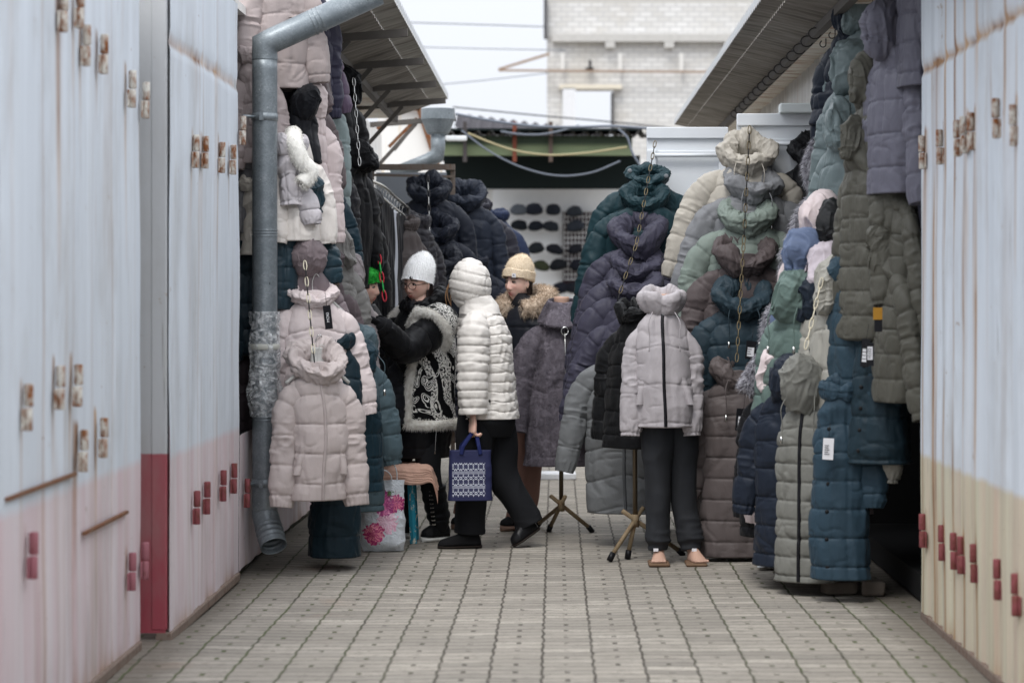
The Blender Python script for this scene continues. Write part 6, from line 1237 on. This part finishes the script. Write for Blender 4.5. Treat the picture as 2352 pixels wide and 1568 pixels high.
for k, (x, y) in enumerate(((1515,1285),(1594,1284))):
    g = mp(x, y); h = np.array([g[0]+(-.0 if k == 0 else -.012), .055, .02]); t = np.array([g[0]+(-.01 if k == 0 else .035), -.125, .02])
    d = t-h; L = np.linalg.norm(d); d /= L; s = np.cross([0,0,1.], d); tt = np.linspace(0, 1, 26); pr = np.interp(tt, [0,.1,.3,.6,.85,1], [.04,.075,.08,.05,.026,.016]); wd = np.interp(tt, [0,.1,.3,.7,.9,1], [.018,.032,.034,.042,.042,.034])
    u = np.linspace(0, 2*math.pi, 25)[:-1]; P = np.array([[h+d*L*a+s*b*math.cos(q)+np.array([0,0,hh*max(0,math.sin(q))]) for q in u] for a, hh, b in zip(tt, pr, wd)]); m.grid(P, True, True, True)
    for j in range(5):
        q0 = t+s*(-.033+.0165*j)-d*.012; m.tube([q0-d*.01+[0,0,.008], q0+d*(.022-.004*abs(j-1.5))+[0,0,.009], q0+d*(.032-.004*abs(j-1.5))+[0,0,.006]], [.009,.0095,.006], 10)
fuse(m, 'body', mn, .0045, M_flesh)
for k, (x, y) in enumerate(((1512,1288),(1597,1287))):
    g = mp(x, y); m = Mesh(); m.box((g[0],-.05,.010), (.115,.20,.02), bev=.008); m.build('foot_plate', M_wood, mn)
jn = thing('jeans', 'washed black jeans with elastic cuffs on the mannequin with bare feet', 'jeans', tuple(O+Vector(mp(1535,965)))); JO = np.array(mp(1535,965))
t_ = Nt('washed_black_denim'); o_ = t_.obj(); M_jean = t_.fin(t_.mix(t_.step(t_.noise(t_.vec(o_, (1,1,.4)), 7, 4, .6), .3, .75), srgb(17,19,23), srgb(38,41,47)), .85)
for k, l in enumerate(lgs):
    Cc = spline(l, 100); P = tube_pts(Cc, np.interp(np.linspace(0,1,100), [0,.2,.5,.8,.93,.96,1], [.094,.088,.073,.067,.071,.055,.051]), 44)
    P = outward(P, .006*vn(P*6, k)+.009*(ridge(P*np.array([8,8,6]), k+4)**2-.4)+.008*sm(.7,.95,np.linspace(0,1,100))[:,None]*(ridge(P*np.array([5,5,26]), k+8)**2-.4)); Mesh().grid(P-JO, True, True, True).build('leg', M_jean, jn)
c0 = np.array(lgs[0][3]); 
for k, l in enumerate(lgs): e_ = np.array(l[3])-JO; Mesh().box((e_[0]-.018+.03*k, e_[1]-.062, e_[2]+.006), (.026,.004,.016)).build('cuff_label', M_tagw, jn)
C('lilac grey zip jacket with high collar on the headless mannequin', 1521, 704, 13.08, .03, L=.645, W=.150, hem=.168, dep=.13, col=(172,165,168), q=.205, puff=.006, chev=-.10, hood='cowl', hs=.86, hood_kw=dict(fat=.036, rx=.112, ry=.09, back=.05, front=.012, tall=1.9, tw=.35, lean=.16, gap=.5), seed=152, pockets=True, group='jackets worn by display figures', zipm=M_zip, splay=(.015,.0), slen=.56, sr=(.066,.056), cords=True, toggles=False, wrs=1.2)
C('black zip jacket turned aside on the tripod stand by the lilac one', 1462, 728, 13.40, -.75, L=.72, W=.19, hem=.21, dep=.13, col=(38,39,42), q=.13, puff=.012, hood='stand', hood_kw={}, hs=1.15, seed=153, group='jackets worn by display figures', splay=(.03,.03), slen=.55)
# white bust pieces of the hangers showing in the collars
def bust(label, x, y, Yd, s=1.0, rz=0):
    o = thing('neck_form', label, 'neck form', tuple(at(x, y, Yd)), rz, 'white neck forms in the collars'); P, _, _ = ringloft([(0,0,.055*s,.036*s,.034*s,0),(0,0,.05*s,.052*s,.05*s,0),(0,0,.0,.046*s,.046*s,0),(0,-.005,-.04*s,.044*s,.046*s,0),(0,-.008,-.085*s,.022*s,.03*s,0)], 40, 36, 2.6)
    Mesh().grid(P, True, True, True).build('neck', M_whiteplast, o); Mesh().tube(spline([(0,0,.05*s),(0,0,.10*s),(.02,0,.125*s),(.035,0,.105*s)], 14), .003, 6).build('hook', M_metal, o)
bust('white neck form inside the lowest violet collar', 1457, 668, 14.36, .8); bust('white neck form inside the slate teal collar', 1700, 655, 13.47, .85); bust('white neck form in the lowest brown coat collar', 1697, 826, 13.34, .85)
bust('white neck form in the pale pink jacket collar', 694, 650, 12.98, .9, .3); bust('white neck form in the dusty pink jacket collar', 726, 818, 12.66, .9, .3)
# ------------------------------------------------------------------ stool, blanket, bags
st = thing('stool', 'turquoise painted wooden stool under the pink blanket', 'stool', tuple(ground(900,1244))); O = Vector(st.location); t_ = Nt('chipped_turquoise_paint'); o_ = t_.obj(); nn_ = t_.noise(t_.vec(o_, (1,1,.4)), 28, 4, .7)
M_turq = t_.fin(t_.mix(t_.step(nn_, .56, .6), srgb(36,134,156), srgb(208,202,186)), .6)
Mesh().box((0,.0,.425), (.34,.28,.03), bev=.004).build('seat', M_turq, st)
for sx_ in (-1, 1):
    for sy_ in (-1, 1): Mesh().bar((sx_*.115, sy_*.10, .41), (sx_*.135, sy_*.12, .002), .028).build('leg', M_turq, st)
U, V = np.meshgrid(np.linspace(-.17, .36, 110), np.linspace(-.30, .30, 90)); top = .462
dx = np.clip(U-.185, 0, 9); dv = np.clip(np.abs(V)-.155, 0, 9); ang = np.clip(dx/.05, 0, 1.35)
X = np.where(dx > 0, .185+.05*np.sin(ang)+np.clip(dx-.0675,0,9)*.25, U); drop = np.where(dx > 0, .05*(1-np.cos(ang))+np.clip(dx-.0675,0,9)*.85, 0)+np.clip(dv,0,.02)*.4+np.clip(dv-.02,0,9)*(.62+.25*vn(np.stack([U*7,V*0,V*0],-1),3))
Y_ = np.sign(V)*np.minimum(np.abs(V), .155)+np.sign(V)*np.minimum(dv,.035); P = np.stack([X, Y_, top-drop], -1)
P = P+normals(P, False)*(.006*np.abs(np.sin(V*95+2*vn(np.stack([U*5,V*5,0*U],-1),1)))+.012*vn(np.stack([U*9,V*9,0*U],-1),2)*np.clip((dv+dx)*12,0,1)+.004*vn(np.stack([U*30,V*30,0*U],-1),5))[...,None]
bk = Mesh().grid(np.concatenate([P, P[::-1]-[0,0,.014]], 0), False).build('pink_blanket', plain('pink_plush', (206,168,150), .95, var=.1, bump=.5, bscale=90)); bk.location = (O.x+.02, O.y, 0); tag(bk, 'pink ribbed plush blanket folded over the turquoise stool', 'blanket')
def flower_print():
    t = Nt('flower_print_plastic'); o = t.obj(); s = t.n('ShaderNodeSeparateXYZ', {0: o}); dn = t.n('ShaderNodeTexNoise', {'Vector': o, 'Scale': 26.0, 'Detail': 2}).outputs['Color']; ds_ = t.n('ShaderNodeSeparateColor', {0: dn}); x = t.math('ADD', s.outputs[0], t.math('MULTIPLY', t.math('SUBTRACT', ds_.outputs[0], .5), .045)); z = t.math('ADD', s.outputs[2], t.math('MULTIPLY', t.math('SUBTRACT', ds_.outputs[1], .5), .045)); base = t.mix(t.noise(o, 9, 3), srgb(196,202,208), srgb(222,226,230)); gn = t.noise(o, 40, 3, .6)
    def blob(cx, cz, r, c1, c2, base):
        dx, dz = t.math('SUBTRACT', x, cx), t.math('SUBTRACT', z, cz); rr = t.math('SQRT', t.math('ADD', t.math('MULTIPLY', dx, dx), t.math('MULTIPLY', dz, dz))); an = t.math('ARCTAN2', dz, dx)
        pet = t.math('ADD', t.math('SINE', t.math('ADD', t.math('MULTIPLY', an, 13.0), t.math('MULTIPLY', t.math('SINE', t.math('MULTIPLY', rr, 240.0)), 1.3))), t.math('MULTIPLY', t.math('SUBTRACT', gn, .5), 8.0)); edge = t.math('ADD', rr, t.math('MULTIPLY', pet, .006))
        return t.mix(t.step(edge, r, r-.006), base, t.mix(t.step(pet, -.5, .7), srgb(*c1), srgb(*c2)))
    base = blob(.03, .235, .05, (232,186,204), (242,212,222), base); base = blob(.02, .17, .065, (232,178,200), (240,206,220), base); base = blob(-.055, .105, .062, (192,66,120), (238,140,160), base)
    base = blob(-.075, .29, .055, (150,44,108), (206,96,150), base); base = blob(.075, .275, .052, (158,46,112), (226,120,150), base); base = blob(.0, .30, .055, (142,38,104), (200,90,146), base); base = blob(.012, .255, .05, (164,56,122), (222,116,166), base); base = blob(.035, .335, .016, (70,110,60), (110,140,90), base)
    t.bump(t.noise(o, 22, 3, .6, 1.2), .7, .02); return t.fin(base, .22, spec=.5)
bg_ = thing('plastic_bag', 'silvery plastic carrier bag printed with pink peonies by the stool', 'bag', (float(at(880,1250,13.75).x), 13.75, 0), .06)
zz = np.linspace(.004, .405, 70); u = np.linspace(0, 2*math.pi, 73)[:-1]; Zm, Um = np.meshgrid(zz, u, indexing='ij'); f = Zm/.405
P = np.stack([(.122+.006*np.sin(f*3))*np.sign(np.sin(Um))*np.abs(np.sin(Um))**.7, -(.062*(1-f**2.2)*(.55+.45*sm(0,.12,f))+.008)*np.sign(np.cos(Um))*np.abs(np.cos(Um))**.8, Zm+0*Um], -1)
P = outward(P, .006*vn(P*14, 2)+.009*(ridge(P*np.array([11,11,8]), 5)**2-.4)+.004*(ridge(P*25, 6)**2-.4)); Mesh().grid(P, True, True, True).build('bag_body', flower_print(), bg_)
for yy_, x0, hh in ((-.012, -.01, .075), (.012, .02, .125)):
    C_ = spline([(x0-.065,yy_,.385),(x0-.06,yy_,.385+hh*.6),(x0-.025,yy_-.01,.385+hh),(x0+.025,yy_-.01,.385+hh),(x0+.055,yy_,.385+hh*.6),(x0+.058,yy_,.385)], 40); Mesh().grid(tube_pts(C_, .012, 8, .2, ref=(0,0,1)) if False else tube_pts(C_, .010, 8, .35, ref=(0,1,0)), True, True, True).build('handle', plain('white_plastic_handle', (222,224,226), .4), bg_)
def folk_print():
    t = Nt('navy_folk_print'); o = t.obj(); s = t.n('ShaderNodeSeparateXYZ', {0: o}); x, z = s.outputs[0], s.outputs[2]; nx = t.math('MULTIPLY', x, 140.0); nz = t.math('MULTIPLY', z, 140.0)
    v = t.n('ShaderNodeTexVoronoi', {'Vector': t.n('ShaderNodeCombineXYZ', {0: t.math('PINGPONG', x, .0145), 1: 0.0, 2: t.math('PINGPONG', z, .0215)}).outputs[0], 'Scale': 170.0}).outputs['Distance']; flo = t.step(v, .46, .38)
    band = t.math('PINGPONG', t.math('ADD', z, .004), .041); rows = t.step(band, .0085, .0095); line = t.math('MULTIPLY', t.step(band, .0072, .0064), t.step(band, .0045, .0052)); dots = t.math('MULTIPLY', t.step(band, .0026, .002), t.step(t.math('SINE', t.math('MULTIPLY', x, 900.0)), .0, .3))
    k = t.math('MAXIMUM', t.math('MULTIPLY', flo, rows), t.math('MAXIMUM', line, dots)); fr = t.math('MULTIPLY', t.step(t.math('ABSOLUTE', t.math('ADD', x, .012)), .094, .092), t.math('MULTIPLY', t.step(z, .022, .025), t.step(z, .218, .215))); face = t.step(s.outputs[1], -.028, -.032)
    t.bump(t.noise(o, 30, 3), .25, .006); return t.fin(t.mix(t.math('MULTIPLY', k, t.math('MULTIPLY', fr, face)), srgb(25,30,70), srgb(206,210,220)), .75)
tb = thing('tote_bag', 'blue tote bag with white folk print in the hand of the cream jacket woman', 'bag', (float(at(1080,1146,13.78).x), 13.78, float(at(1080,1148,13.78).z)), .12); TO = Vector(tb.location)
zz = np.linspace(0, .285, 50); u = np.linspace(0, 2*math.pi, 65)[:-1]; Zm, Um = np.meshgrid(zz, u, indexing='ij'); f = Zm/.285
P = np.stack([(.118+.008*(1-f))*np.sign(np.sin(Um))*np.abs(np.sin(Um))**.45, -(.058-.018*f)*np.sign(np.cos(Um))*np.abs(np.cos(Um))**.45, Zm+0*Um], -1); P = outward(P, .004*vn(P*12, 4)+.003*(ridge(P*18, 6)**2-.4))
Mi_ = Matrix.Rotation(-.12, 3, 'Z'); Mesh().grid(P, True, True, True).build('bag_body', folk_print(), tb); hp_ = Mi_ @ (wrist_w2+Vector((.004,-.02,-.10))-TO)
for yy_ in (-.045, .045):
    wp_ = np.array([(-.055,yy_,.262),(-.045,yy_,.31),(hp_.x-.014,hp_.y,hp_.z-.01),(hp_.x-.004,hp_.y,hp_.z+.004),(hp_.x+.008,hp_.y,hp_.z+.004),(hp_.x+.016,hp_.y,hp_.z-.01),(.045,yy_,.31),(.055,yy_,.262)]); ti_ = np.r_[0, np.cumsum(np.linalg.norm(np.diff(wp_,axis=0),axis=1))]; C_ = np.stack([np.interp(np.linspace(0,ti_[-1],60), ti_, wp_[:,q]) for q in range(3)], -1); Mesh().grid(tube_pts(C_, .0115, 8, .25, ref=(1,0,0)), True, True, True).build('handle', plain('navy_webbing', (30,38,84), .8), tb)
# ------------------------------------------------------------------ bricks, plastic sheet
def block(label, x, y, w_, d_, h_, rz, seed, nm='brick', sz=None):
    g = ground(x, y); U, V = np.meshgrid(np.arange(24)*2*math.pi/24, np.linspace(.0, math.pi, 16)); e = .35; f = lambda v: np.sign(v)*np.abs(v)**e
    P = np.stack([w_/2*f(np.sin(V))*f(np.cos(U)), d_/2*f(np.sin(V))*f(np.sin(U)), h_/2*f(np.cos(V))+h_/2], -1); P = P+.006*np.stack([vn(P*30, seed), vn(P*30, seed+1), 0*U], -1)
    o = Mesh().grid(P, True, True, True).build(nm, plain('weathered_stone', (104,96,88), .95, var=.3, bump=.6, bscale=30)); o.location = (g.x, g.y+d_/2, 0); o.rotation_euler = (0,0,rz); return tag(o, label, 'brick', 'loose bricks under the right coats')
block('weathered brick lying under the petrol blue long coat', 1930, 1366, .165, .12, .065, .1, 1); block('rounded brick right of the other, below the dark doorway', 2010, 1370, .115, .12, .075, -.1, 2)
U, V = np.meshgrid(np.linspace(0, 1, 40), np.linspace(0, 1, 40)); P = np.stack([.0+.28*U, .22*V, .012+.05*np.abs(vn(np.stack([U*4,V*4,0*U],-1),3))+.10*sm(.3,0,U)*V*.5], -1)
sh_ = Mesh().grid(P, False).build('plastic_sheet', plain('milky_plastic', (200,204,204), .3)); g = ground(1740,1312); sh_.location = g; tag(sh_, 'crumpled milky plastic sheet on the paving under the long coats', 'plastic sheet')
